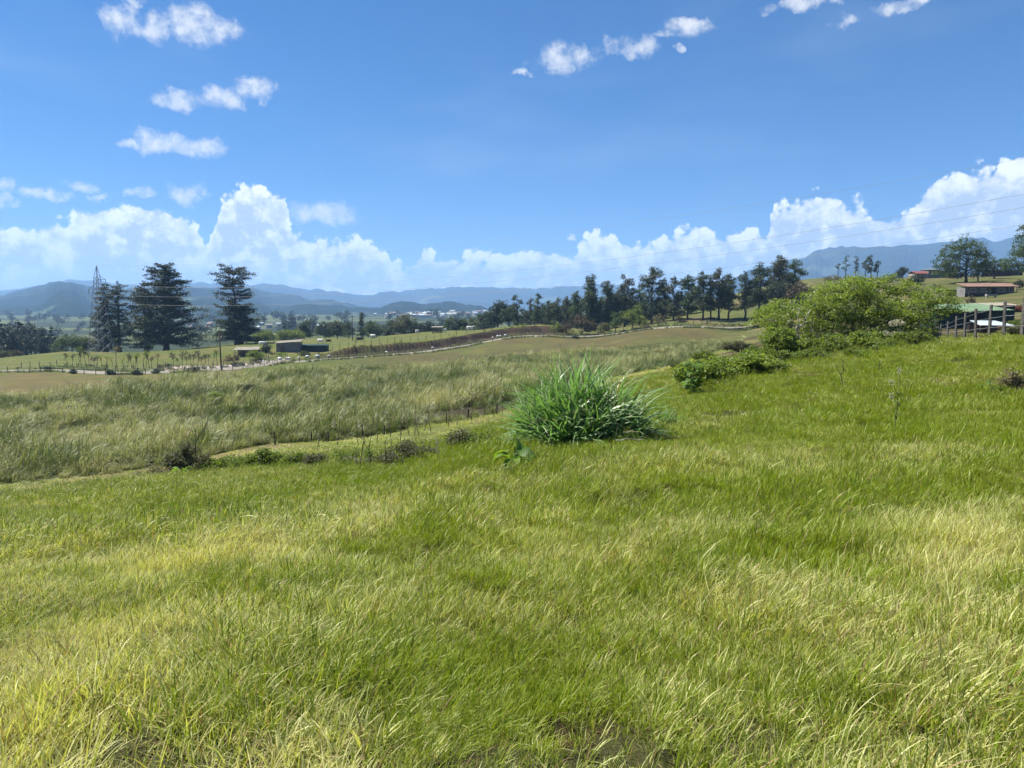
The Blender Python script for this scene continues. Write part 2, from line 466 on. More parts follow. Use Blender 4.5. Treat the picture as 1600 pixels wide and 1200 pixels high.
# ------------------------------------------------------------------ ground: one sheet to the horizon
def ground_colour(x, y):
    n = len(x)
    d = y - road_y(x)
    r = np.hypot(x, y)
    n1 = fbm(x / 9, y / 9, 4, 31); n2 = fbm(x / 2.5, y / 2.5, 3, 41); n3 = fbm(x / 40, y / 40, 3, 51)
    C = np.tile(np.array([0.045, 0.046, 0.017]), (n, 1))
    def put(w, c):
        w = np.clip(w, 0, 1)[:, None]
        C[:] = C * (1 - w) + np.asarray(c) * w
    thatch = sstep(0.45, 0.62, n2)
    put(thatch, (0.085, 0.068, 0.032))
    ny, fy = near_y(x), far_y(x)
    # short turf between the slope and the reeds
    strip = sstep(-14, -7, y - ny) * (x < 40)
    put(strip, (0.095, 0.115, 0.027)); put(strip * sstep(0.5, 0.65, n1), (0.15, 0.125, 0.058))
    inreed = sstep(-0.5, 1.0, y - ny) * (1 - sstep(-1.5, 1.5, y - fy))
    put(inreed, (0.045, 0.055, 0.02))
    shade_gap = np.exp(-(((x + 2.0) / 8.0) ** 2 + ((y - near_y(x) - 6) / 6.0) ** 2)); put(sstep(0.3, 0.6, shade_gap), (0.035, 0.033, 0.018))  # gap in the reeds; the shade lying there is put into the soil colour
    # grazing land beyond the reeds
    pas = sstep(-1.5, 1.5, y - fy)
    put(pas, (0.072, 0.090, 0.022))
    put(pas * sstep(0.42, 0.6, n3) * (d < 0), (0.092, 0.084, 0.034))
    rough_ = pas * (d < -4) * sstep(-45, -20, x) * (1 - sstep(62, 80, x))
    put(rough_ * sstep(0.38, 0.62, n1), (0.078, 0.068, 0.030)); put(rough_ * sstep(0.5, 0.66, n2), (0.07, 0.07, 0.028))
    leftp = pas * (x < -55) * (d < -6)
    put(leftp, (0.105, 0.092, 0.038)); put(leftp * sstep(0.50, 0.62, n1), (0.085, 0.10, 0.026))
    behind = sstep(4, 8, d) * (r < 420)
    put(behind, (0.080, 0.098, 0.024)); put(behind * sstep(0.5, 0.68, n1), (0.105, 0.104, 0.036))
    # cut earth above the road
    cut = bank_win(x) * sstep(3.0, 4.5, d) * (1 - sstep(8.8, 9.8, d + (fbm(x / 6.0, y * 0 + 3.3, 4, 21) - 0.5) * 3))
    put(cut, (0.036, 0.026, 0.020)); put(cut * sstep(0.56, 0.68, n2), (0.075, 0.053, 0.037)); put(cut * sstep(0.6, 0.72, n1), (0.055, 0.058, 0.025))
    # gravel yard by the road
    yard = sstep(3, 4, d) * (1 - sstep(13, 15, d + n1 * 4)) * sstep(-76, -72, x) * (1 - sstep(-56, -50, x))
    put(yard, (0.33, 0.29, 0.29))
    # right hand hill: drier
    rh = sstep(44, 60, x) * sstep(70, 100, y) * (r < 600)
    put(rh * 0.85, (0.080, 0.092, 0.028)); put(rh * sstep(0.52, 0.66, n1), (0.118, 0.098, 0.048)); put(rh * sstep(0.5, 0.66, n2) * 0.6, (0.062, 0.075, 0.024))
    bx, by = at(1040, 80)[:2]
    bare = np.exp(-(((x - bx) / 6) ** 2 + ((y - by) / 5) ** 2)); put(sstep(0.25, 0.55, bare + (n2 - 0.5) * 0.4), (0.27, 0.20, 0.13))
    hx, hy, _ = P(870, 1150, 2.72)
    hole = np.exp(-(((x - hx) / 0.22) ** 2 + ((y - hy) / 0.16) ** 2)); put(sstep(0.2, 0.6, hole), (0.035, 0.022, 0.014))
    far = sstep(380, 520, r)
    put(far, (0.022, 0.034, 0.014)); put(far * sstep(0.5, 0.58, fbm(x / 120, y / 120, 4, 61)), (0.075, 0.095, 0.035))
    return C

def build_ground():
    cx, cy_ = 0.0, -3.0
    fa = np.radians(np.arange(-50, 50.01, 0.28)); ba = np.radians(np.linspace(50, 310, 70)[1:-1])
    ang = np.concatenate([fa, ba]); na = len(ang)
    rad = np.exp(np.linspace(math.log(0.8), math.log(11000), 540))
    rad = np.unique(np.concatenate([rad, np.arange(172, 245, 0.9)]))      # finer where the road is cut into the slope
    nr = len(rad)
    X = cx + rad[:, None] * np.sin(ang)[None]; Y = cy_ + rad[:, None] * np.cos(ang)[None]
    x, y = X.ravel(), Y.ravel()
    z = H(x, y)
    x = np.append(x, cx); y = np.append(y, cy_); z = np.append(z, Hs(cx, cy_))
    i = np.arange(nr - 1)[:, None] * na; j = np.arange(na)[None]; j2 = (j + 1) % na
    Fq = np.stack([i + j, i + j2, i + na + j2, i + na + j], -1).reshape(-1, 4)[:, ::-1]
    c = len(x) - 1
    Ft = np.stack([np.arange(na), (np.arange(na) + 1) % na, np.full(na, c)], -1)
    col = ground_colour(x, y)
    m, nt = new_mat('turf_and_soil')
    base = nt.n('ShaderNodeAttribute', attribute_name='gcol').outputs['Color']
    pos = nt.n('ShaderNodeNewGeometry').outputs['Position']
    a = nt.noise(pos, 1.7, 6, 0.65); b = nt.noise(pos, 0.22, 5, 0.6); g = nt.noise(pos, 14.0, 4, 0.7)
    k = nt.m('ADD', nt.m('MULTIPLY', a, 0.9), nt.m('ADD', nt.m('MULTIPLY', b, 0.6), nt.m('MULTIPLY', g, 0.4)))
    col_ = nt.mix(1.0, base, nt.n('ShaderNodeCombineColor', {0: k, 1: k, 2: k}).outputs[0], 'MULTIPLY')
    hue = nt.mix(nt.rng(b, 0.4, 0.65, 0, 0.35), col_, nt.mix(1.0, col_, (1.35, 1.08, 0.75), 'MULTIPLY'))
    p = nt.n('ShaderNodeBsdfPrincipled', {'Base Color': hue, 'Roughness': 0.95, 'Specular IOR Level': 0.1})
    bp = nt.n('ShaderNodeBump', {'Height': nt.m('ADD', a, nt.m('MULTIPLY', g, 0.4)), 'Strength': 0.8, 'Distance': 0.25})
    nt.t.links.new(bp.outputs[0], p.inputs['Normal'])
    surf(nt, p.outputs[0])
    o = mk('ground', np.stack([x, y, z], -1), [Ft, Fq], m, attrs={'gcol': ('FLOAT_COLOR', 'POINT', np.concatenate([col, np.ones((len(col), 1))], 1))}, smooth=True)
    o['kind'] = 'structure'
build_ground()

# ------------------------------------------------------------------ road
def build_road():
    pts = []
    for k in range(len(ROAD) - 1):
        a, b = ROAD[k], ROAD[k + 1]
        n = max(2, int(np.linalg.norm(b - a) / 2.0))
        for t in np.linspace(0, 1, n, endpoint=False): pts.append(a + (b - a) * t)
    pts.append(ROAD[-1]); pts = np.array(pts)
    tg = np.gradient(pts, axis=0); tg /= np.linalg.norm(tg, axis=1, keepdims=True)
    nm = np.stack([-tg[:, 1], tg[:, 0]], -1)
    offs = np.array([-2.3, -1.9, -.8, .8, 1.9, 2.3]); zz = np.array([-0.10, 0.09, 0.12, 0.12, 0.09, -0.10])
    wob = (fbm(pts[:, 0] / 4, pts[:, 1] / 4, 3, 77) - 0.5) * 0.9
    XY = pts[:, None] + nm[:, None] * (offs[None] * (1 + wob[:, None] * 0.18))[:, :, None]
    x, y = XY[..., 0].ravel(), XY[..., 1].ravel()
    zc = H(pts[:, 0], pts[:, 1]); zc = np.convolve(np.pad(zc, 4, mode='edge'), np.ones(9) / 9, 'valid')
    z = np.maximum((zc[:, None] + zz[None]).ravel(), H(x, y) + np.tile(zz, len(pts)) * 0.6)
    m_ = len(offs); i = np.arange(len(pts) - 1)[:, None] * m_; j = np.arange(m_ - 1)[None]
    Fq = np.stack([i + j, i + m_ + j, i + m_ + j + 1, i + j + 1], -1).reshape(-1, 4)[:, ::-1]
    mat = simple('pale_gravel', (0.21, 0.19, 0.16), (0.12, 0.105, 0.085), 0.35, 0.95, 0.3)
    o = mk('road', np.stack([x, y, z], -1), Fq, mat, smooth=True); o['kind'] = 'structure'
build_road()

# ------------------------------------------------------------------ hills and mountains
def hill_mat(name, forest, field, scale, share):
    m, nt = new_mat(name)
    pos = nt.n('ShaderNodeNewGeometry').outputs['Position']
    a = nt.noise(pos, scale, 6, 0.62); b = nt.noise(pos, scale * 9, 4, 0.7)
    f = nt.rng(nt.m('ADD', a, nt.m('MULTIPLY', nt.m('SUBTRACT', b, 0.5), 0.25)), share, share + 0.06)
    fo = nt.mix(nt.rng(b, 0.35, 0.65), forest, tuple(c * 0.55 for c in forest))
    p = nt.n('ShaderNodeBsdfPrincipled', {'Base Color': nt.mix(f, fo, field), 'Roughness': 1.0, 'Specular IOR Level': 0.0})
    bp = nt.n('ShaderNodeBump', {'Height': b, 'Strength': 0.9, 'Distance': 14.0})
    nt.t.links.new(bp.outputs[0], p.inputs['Normal'])
    surf(nt, p.outputs[0])
    return m
def hill(name, prof, D, width, mat, seed, base=-25.0, rough=6.0, na=420, nd=46, spur=0.55):
    prof = sorted(prof)
    pxs = np.array([p[0] for p in prof], float); pys = np.array([p[1] for p in prof], float)
    azs = np.arctan((pxs - 800) / F)
    a = np.linspace(azs[0], azs[-1], na)
    pxq = 800 + F * np.tan(a)
    pyq = np.interp(pxq, pxs, pys)
    zr = np.array([P(q, w, D)[2] for q, w in zip(pxq, pyq)])          # ridge height on the plane y = D
    zr = zr + (fbm(a * 75, a * 0 + seed, 5, seed + 20) - 0.5) * D * 0.0065
    s = np.linspace(-1, 1, nd)
    R = D + (vnoise(a * 30, a * 0, seed) - 0.5) * width * 0.3           # ridge wanders
    zr = EYE + (zr - EYE) * R / D
    taper = sstep(0, 0.06, (a - a[0]) / (a[-1] - a[0])) * sstep(0, 0.06, (a[-1] - a) / (a[-1] - a[0]))
    YY = R[:, None] + s[None] * width
    XX = np.tan(a)[:, None] * YY
    pr = np.where(s < 0, (1 + s) ** 1.1, np.cos(s * math.pi / 2) ** 1.0)
    L = width * 0.33
    ns = fbm(XX / L, YY / L, 5, seed + 3); rid = 1 - np.abs(2 * ns - 1)
    away = 1 - np.exp(-(s / 0.22) ** 2)
    hgt = (zr - base)[:, None] * taper[:, None]
    Z = base + hgt * pr[None] + hgt * spur * (rid - 0.75) * away[None] * (1 - np.abs(s))[None] * 1.6
    Z += (fbm(XX / (rough * 9), YY / (rough * 9), 4, seed + 9) - 0.5) * rough * taper[:, None] * (0.35 + 0.65 * away[None])
    i = np.arange(na - 1)[:, None] * nd; j = np.arange(nd - 1)[None]
    Fq = np.stack([i + j, i + nd + j, i + nd + j + 1, i + j + 1], -1).reshape(-1, 4)
    o = mk(name, np.stack([XX, YY, Z], -1).reshape(-1, 3), Fq, mat, smooth=True)
    o['kind'] = 'structure'
    return o
M_far = hill_mat('far_forest', (0.013, 0.022, 0.013), (0.055, 0.07, 0.035), 0.0022, 0.58)
M_mid = hill_mat('hill_forest', (0.012, 0.022, 0.011), (0.055, 0.075, 0.034), 0.0030, 0.56)
M_near = hill_mat('hill_fields', (0.020, 0.034, 0.014), (0.065, 0.085, 0.034), 0.007, 0.50)
hill('mountain', [(-500, 440), (-300, 452), (-100, 458), (0, 453), (40, 449), (80, 441), (130, 436), (160, 437), (200, 443), (240, 450), (280, 446), (310, 440), (335, 442), (370, 445), (410, 444), (430, 441), (455, 447),
                  (485, 452), (510, 453), (540, 458), (570, 460), (600, 457), (640, 453), (700, 450), (760, 447), (800, 449), (860, 451), (900, 447), (940, 441), (955, 443), (980, 450), (1050, 453), (1100, 455), (1160, 458), (1240, 466)],
     7000, 2000, M_far, 1, rough=34, na=760)
hill('mountain', [(1040, 470), (1100, 452), (1130, 440), (1165, 425), (1190, 416), (1220, 408), (1250, 402), (1265, 391), (1295, 385), (1330, 385), (1345, 388), (1375, 384), (1440, 381), (1470, 378), (1500, 370), (1525, 371), (1545, 376), (1575, 370), (1620, 360), (1750, 345), (1900, 352), (2200, 380)],
     5000, 1600, M_far, 2, rough=30, na=640)
hill('hill', [(-420, 455), (-200, 462), (-60, 470), (0, 463), (30, 456), (60, 446), (85, 440), (110, 442), (140, 446), (200, 451), (270, 448), (300, 446), (330, 451), (400, 449), (430, 460), (455, 459), (470, 460), (490, 467), (530, 470), (560, 477), (600, 481), (680, 488)],
     4200, 2600, M_mid, 3, rough=24, na=640, nd=60)
hill('hill', [(360, 492), (420, 484), (450, 478), (480, 474), (520, 476), (570, 482), (600, 478), (625, 471), (645, 470), (668, 475), (690, 473), (708, 470), (722, 473), (745, 480), (790, 486), (840, 490)],
     2700, 500, M_far, 4, rough=14, na=400, spur=0.15)
# ------------------------------------------------------------------ haze: the air over the valley
def build_haze():
    b = MB().box((-12000, -900, -60), (12000, 11500, 640))
    o = b.build('haze', None)
    m = bpy.data.materials.new('valley_air'); m.use_nodes = True
    nt = NT(m.node_tree)
    v = nt.n('ShaderNodeVolumePrincipled', {'Color': (0.34, 0.58, 0.97, 1), 'Density': HAZE, 'Anisotropy': 0.1})
    nt.n('ShaderNodeOutputMaterial', {'Volume': v.outputs[0]})
    o.data.materials.append(m)
    o['kind'] = 'stuff'; o['label'] = 'pale blue haze lying over the valley and far hills'
HAZE = 1.5e-4
# ------------------------------------------------------------------ grass: blades in tufts, scattered with geometry nodes
def blades(n, r, L, w, lean=(0.05, 0.45), curl=(0.2, 1.2), seg=4, seed=0, wind=0.0, flat=0.0):
    g = np.random.default_rng(seed)
    a = g.uniform(0, 2 * np.pi, n); rr = r * np.sqrt(g.uniform(0, 1, n))
    bx, by = rr * np.cos(a), rr * np.sin(a)
    az = a + g.normal(0, 0.9, n)
    dirx = np.cos(az) + wind; diry = np.sin(az) * (1 - 0.3 * abs(wind)); nn = np.hypot(dirx, diry) + 1e-6; dirx /= nn; diry /= nn
    ln = g.uniform(L[0], L[1], n); th0 = g.uniform(*lean, n); k = g.uniform(*curl, n)
    wd = g.uniform(0.65, 1.25, n) * w
    s = np.linspace(0, 1, seg + 1)
    th = th0[:, None] + k[:, None] * s[None] ** 1.6
    ds = ln[:, None] / seg
    h = np.concatenate([np.zeros((n, 1)), np.cumsum(np.sin((th[:, 1:] + th[:, :-1]) / 2) * ds, 1)], 1)
    v = np.concatenate([np.zeros((n, 1)), np.cumsum(np.cos((th[:, 1:] + th[:, :-1]) / 2) * ds, 1)], 1)
    X = bx[:, None] + dirx[:, None] * h; Y = by[:, None] + diry[:, None] * h; Z = v - 0.02
    tw = g.normal(0, 0.5, n)
    px_, py_ = -diry * np.cos(tw) + dirx * np.sin(tw) * 0.5, dirx * np.cos(tw) + diry * np.sin(tw) * 0.5
    prof = np.interp(s, [0, 0.25, 0.6, 1], [0.7, 1.0, 0.75, 0.0])
    W = wd[:, None] * prof[None] * 0.5
    A = np.stack([X - px_[:, None] * W, Y - py_[:, None] * W, Z], -1)[:, :seg]
    B = np.stack([X + px_[:, None] * W, Y + py_[:, None] * W, Z + W * 0.3], -1)[:, :seg]
    T = np.stack([X, Y, Z], -1)[:, seg:]
    V = np.concatenate([A, B, T], 1)                       # n, 2seg+1, 3
    m = 2 * seg + 1
    q = np.array([[i, seg + i, seg + i + 1, i + 1] for i in range(seg - 1)])
    t = np.array([[seg - 1, 2 * seg - 1, 2 * seg]])
    off = (np.arange(n) * m)[:, None, None]
    rnd = np.repeat(g.uniform(0, 1, n), m)
    tt = np.tile(np.concatenate([s[:seg], s[:seg], [1.0]]), n)
    return V.reshape(-1, 3), (q[None] + off).reshape(-1, 4), (t[None] + off).reshape(-1, 3), rnd, tt
def tuft(name, mat, parts):
    Vs, Q, T, R, TT = [], [], [], [], []; c = 0
    for kw in parts:
        V, q, t, r_, tt = blades(**kw)
        Vs.append(V); Q.append(q + c); T.append(t + c); R.append(r_); TT.append(tt); c += len(V)
    return mk(name, np.concatenate(Vs), [np.concatenate(T), np.concatenate(Q)], mat, link=False, smooth=True,
              attrs={'rnd': ('FLOAT', 'POINT', np.concatenate(R)), 'tt': ('FLOAT', 'POINT', np.concatenate(TT))})

def patch(name, mat, nt_, R, seed, kinds, smin=0.6, smax=1.2):
    """many tufts growing together in one clump"""
    g = np.random.default_rng(seed)
    Vs, Q, T, Rn, TT = [], [], [], [], []; c = 0
    for i in range(nt_):
        a, r = g.uniform(0, 6.283), R * math.sqrt(g.uniform(0, 1)); s = g.uniform(smin, smax)
        for kw in kinds:
            V, q, t, r_, tt = blades(**dict(kw, seed=int(g.integers(1 << 30))))
            V = V * s + np.array([r * math.cos(a), r * math.sin(a), 0])
            Vs.append(V); Q.append(q + c); T.append(t + c); Rn.append(r_); TT.append(tt); c += len(V)
    return mk(name, np.concatenate(Vs), [np.concatenate(T), np.concatenate(Q)], mat, link=False, smooth=True,
              attrs={'rnd': ('FLOAT', 'POINT', np.concatenate(Rn)), 'tt': ('FLOAT', 'POINT', np.concatenate(TT))})

def grass_mat(name, green, green2, straw, brown, trans=0.34, gloss=0.25, tipdry=0.35, tmul=(1.55, 1.5, 0.8)):
    m, nt = new_mat(name)
    r = nt.n('ShaderNodeAttribute', attribute_name='rnd').outputs['Fac']
    t = nt.n('ShaderNodeAttribute', attribute_name='tt').outputs['Fac']
    dry = nt.n('ShaderNodeAttribute', attribute_name='dry', attribute_type='INSTANCER').outputs['Fac']
    oi = nt.n('ShaderNodeObjectInfo').outputs['Random']
    r2 = nt.m('FRACT', nt.m('ADD', nt.m('MULTIPLY', r, 7.31), oi))
    g = nt.mix(r2, green, green2)
    f = nt.m('ADD', nt.m('ADD', dry, nt.m('MULTIPLY', nt.m('SUBTRACT', r, 0.5), 0.75)), nt.m('MULTIPLY', nt.m('SUBTRACT', t, 0.5), tipdry))
    c = nt.mix(nt.rng(f, 0.42, 0.70), g, straw)
    c = nt.mix(nt.rng(nt.m('ADD', r2, nt.m('MULTIPLY', dry, 0.12)), 0.92, 1.0), c, brown)
    p = nt.n('ShaderNodeBsdfPrincipled', {'Base Color': c, 'Roughness': 0.45, 'Specular IOR Level': gloss})
    tr = nt.n('ShaderNodeBsdfTranslucent', {'Color': nt.mix(1.0, c, tmul, 'MULTIPLY')})
    surf(nt, nt.n('ShaderNodeMixShader', {0: trans, 1: p.outputs[0], 2: tr.outputs[0]}).outputs[0])
    return m

def scatter(name, pts, rot, scl, var, dry, sources, label):
    col = bpy.data.collections.new(name + '_kinds')
    for s in sources: col.objects.link(s)
    o = mk(name, pts, np.zeros((0, 3), int).reshape(0, 3), None) if False else None
    me = bpy.data.meshes.new(name)
    me.vertices.add(len(pts)); me.vertices.foreach_set('co', np.asarray(pts, np.float32).ravel())
    for k, typ, fld, arr in (('rot', 'FLOAT_VECTOR', 'vector', rot), ('scl', 'FLOAT_VECTOR', 'vector', scl), ('dry', 'FLOAT', 'value', dry)):
        a = me.attributes.new(k, typ, 'POINT'); a.data.foreach_set(fld, np.asarray(arr, np.float32).ravel())
    a = me.attributes.new('var', 'INT', 'POINT'); a.data.foreach_set('value', np.asarray(var, np.int32))
    o = bpy.data.objects.new(name, me); COL.objects.link(o)
    ng = bpy.data.node_groups.new(name + '_scatter', 'GeometryNodeTree')
    ng.interface.new_socket('Geometry', in_out='INPUT', socket_type='NodeSocketGeometry')
    ng.interface.new_socket('Geometry', in_out='OUTPUT', socket_type='NodeSocketGeometry')
    gi = ng.nodes.new('NodeGroupInput'); go = ng.nodes.new('NodeGroupOutput')
    ci = ng.nodes.new('GeometryNodeCollectionInfo'); ci.inputs[0].default_value = col
    ci.inputs['Separate Children'].default_value = True; ci.inputs['Reset Children'].default_value = True
    ip = ng.nodes.new('GeometryNodeInstanceOnPoints'); ip.inputs['Pick Instance'].default_value = True
    def na(nm, dt):
        n = ng.nodes.new('GeometryNodeInputNamedAttribute'); n.data_type = dt; n.inputs[0].default_value = nm; return n.outputs[0]
    L = ng.links.new
    L(gi.outputs[0], ip.inputs['Points']); L(ci.outputs[0], ip.inputs['Instance'])
    L(na('var', 'INT'), ip.inputs['Instance Index']); L(na('rot', 'FLOAT_VECTOR'), ip.inputs['Rotation']); L(na('scl', 'FLOAT_VECTOR'), ip.inputs['Scale'])
    L(ip.outputs[0], go.inputs[0])
    md = o.modifiers.new('scatter', 'NODES'); md.node_group = ng
    o['kind'] = 'stuff'; o['label'] = label
    return o

G_near = grass_mat('meadow_grass', (0.126, 0.184, 0.011), (0.240, 0.295, 0.024), (0.49, 0.485, 0.195), (0.27, 0.18, 0.09), tmul=(1.3, 1.35, .45))
G_reed = grass_mat('reed_leaf', (0.058, 0.092, 0.016), (0.112, 0.142, 0.026), (0.34, 0.34, 0.14), (0.17, 0.12, 0.06), trans=0.26, gloss=0.3, tipdry=0.5, tmul=(1.35, 1.4, 0.9))

def sector(n, y0, y1, margin=1.0, slope=0.80):
    """random ground points between two distances inside the field of view and a margin around it"""
    y = np.sqrt(rng.uniform(y0 * y0, y1 * y1, n * 1)); w = slope * y + margin
    x = rng.uniform(-1, 1, n) * w
    return x, y
def dryness(x, y):
    a = fbm(x / 2.6, y / 3.4, 4, 101); b = fbm(x / 0.7, y / 0.7, 3, 111)
    lush = sstep(5.5, 11, y) * sstep(-9, 3, x + 0.15 * y)
    d = 0.46 + (a - 0.5) * 1.35 + (b - 0.5) * 1.2 - 0.36 * lush - 0.12 * sstep(4, 9, y)
    px_ = 800 + F * x / np.maximum(y, .5)
    d += 0.18 * np.exp(-((px_ - 1560) / 110) ** 2) * (1 - sstep(5, 7.5, y))           # dead streak at the right
    d += 0.25 * sstep(24, 34, y) * sstep(5, 18, x)
    return np.clip(d, 0.02, 1.15)

def build_grass():
    near = [patch('a_tuft_%02d' % k, G_near, 14, 0.20, 10 + k, [dict(n=10, r=0.045, L=(0.055, 0.145), w=0.0042, wind=0.15, lean=(0.05, 0.6), curl=(0.1, 1.3)),
                                                              dict(n=6, r=0.06, L=(0.05, 0.11), w=0.0038, lean=(0.5, 1.25), curl=(0.2, 1.0), seg=3)]) for k in range(16)]
    mid = [patch('a_tuft_%02d' % k, G_near, 12, 0.36, 110 + k, [dict(n=16, r=0.09, L=(0.055, 0.14), w=0.0058, wind=0.12, lean=(0.05, 0.6), curl=(0.1, 1.2), seg=3),
                                                             dict(n=8, r=0.12, L=(0.05, 0.12), w=0.0054, lean=(0.5, 1.2), seg=2)]) for k in range(14)]
    far = [patch('a_tuft_%02d' % k, G_near, 9, 0.60, 210 + k, [dict(n=26, r=0.20, L=(0.065, 0.165), w=0.0088, wind=0.12, lean=(0.05, 0.6), seg=3),
                                                            dict(n=10, r=0.24, L=(0.06, 0.14), w=0.010, lean=(0.4, 1.1), seg=2)]) for k in range(10)]
    low = [patch('a_tuft_%02d' % k, G_near, 5, 1.0, 310 + k, [dict(n=44, r=0.45, L=(0.10, 0.26), w=0.026, lean=(0.1, 0.9), seg=2)]) for k in range(8)]
    hx, hy, _ = P(870, 1150, 2.72)
    def go(name, src, n, y0, y1, label, smin, smax, margin=1.2):
        x, y = sector(n, y0, y1, margin)
        keep = np.ones(n, bool)
        bare = fbm(x / 0.8, y / 0.8, 3, 131)
        keep &= rng.uniform(0, 1, n) < 0.3 + 0.7 * sstep(0.34, 0.5, bare)
        hole = np.exp(-(((x - hx) / 0.19) ** 2 + ((y - hy) / 0.13) ** 2)); keep &= rng.uniform(0, 1, n) > hole * 1.15
        # tall grass stops above the grazed strip beside the reeds
        edge = near_y(x) - 15 + (fbm(x / 4, y / 4, 3, 141) - 0.5) * 8
        keep &= y < edge
        x, y = x[keep], y[keep]; k = len(x)
        dry = dryness(x, y)
        hp = fbm(x / 1.3, y / 1.3, 3, 151)
        s = rng.uniform(smin, smax, k) * (0.45 + 1.1 * hp)
        # bunches lean together
        la = fbm(x / 1.1, y / 1.1, 2, 161) * 12.6
        lm = 0.08 + 0.5 * np.clip(fbm(x / 1.7, y / 1.7, 2, 171) - 0.35, 0, 1)
        rot = np.stack([lm * np.cos(la) + rng.normal(0, 0.08, k), lm * np.sin(la) + 0.10 + rng.normal(0, 0.08, k), rng.uniform(-0.9, 0.9, k)], -1)
        pts = np.stack([x, y, H(x, y)], -1)
        scatter(name, pts, rot, np.stack([s * 1.05, s * 1.05, s], -1), rng.integers(0, len(src), k), dry, src, label)
    go('meadow_grass', near, 6400, 1.2, 6.5, 'tangled green and straw meadow grass in the near foreground', 0.85, 1.3)
    go('meadow_grass', mid, 11000, 6.2, 14.5, 'long green meadow grass covering the middle of the slope', 0.85, 1.3)
    go('meadow_grass', far, 19000, 14, 34, 'bright green grass on the upper slope and ridge', 0.7, 1.1, 2)
    go('meadow_grass', low, 4000, 33, 62, 'low grass along the ridge and lower slope', 0.45, 0.8, 2)
    # long withered blades standing over the turf
    wisp = [patch('a_wisp_%02d' % k, G_near, 5, 0.25, 810 + k, [dict(n=4, r=0.05, L=(0.12, 0.26), w=0.0048, wind=0.3, lean=(0.05, 0.7), curl=(0.4, 1.8), seg=5)]) for k in range(8)]
    n = 1100
    x, y = sector(n, 1.4, 13, 1.2); ok = fbm(x / 1.5, y / 1.5, 3, 251) > 0.47; x, y = x[ok], y[ok]; n = len(x)
    s = rng.uniform(.6, 1.15, n)
    scatter('withered_blades', np.stack([x, y, H(x, y)], -1), np.stack([rng.normal(0, .2, n), rng.normal(0.1, .2, n), rng.uniform(-1.5, 1.5, n)], -1), np.stack([s, s, s], -1), rng.integers(0, 8, n), rng.uniform(.55, 1.1, n), wisp,
            'long pale withered blades arching over the near meadow')
    # cropped turf along the reeds
    n = 2200
    x = rng.uniform(-75, 24, n); y = near_y(x) + rng.uniform(-17, 0.5, n)
    pts = np.stack([x, y, H(x, y)], -1)
    s = rng.uniform(0.25, 0.6, n) * (0.5 + fbm(x / 3, y / 3, 3, 181))
    scatter('cropped_turf', pts, np.stack([rng.normal(0, .1, n), rng.normal(0, .1, n), rng.uniform(0, 6.3, n)], -1), np.stack([s * 1.6, s * 1.6, s], -1),
            rng.integers(0, len(low), n), np.clip(0.45 + (fbm(x / 4, y / 4, 3, 191) - 0.5) * 1.6, 0, 1), low, 'short cropped turf along the edge of the reed bed')

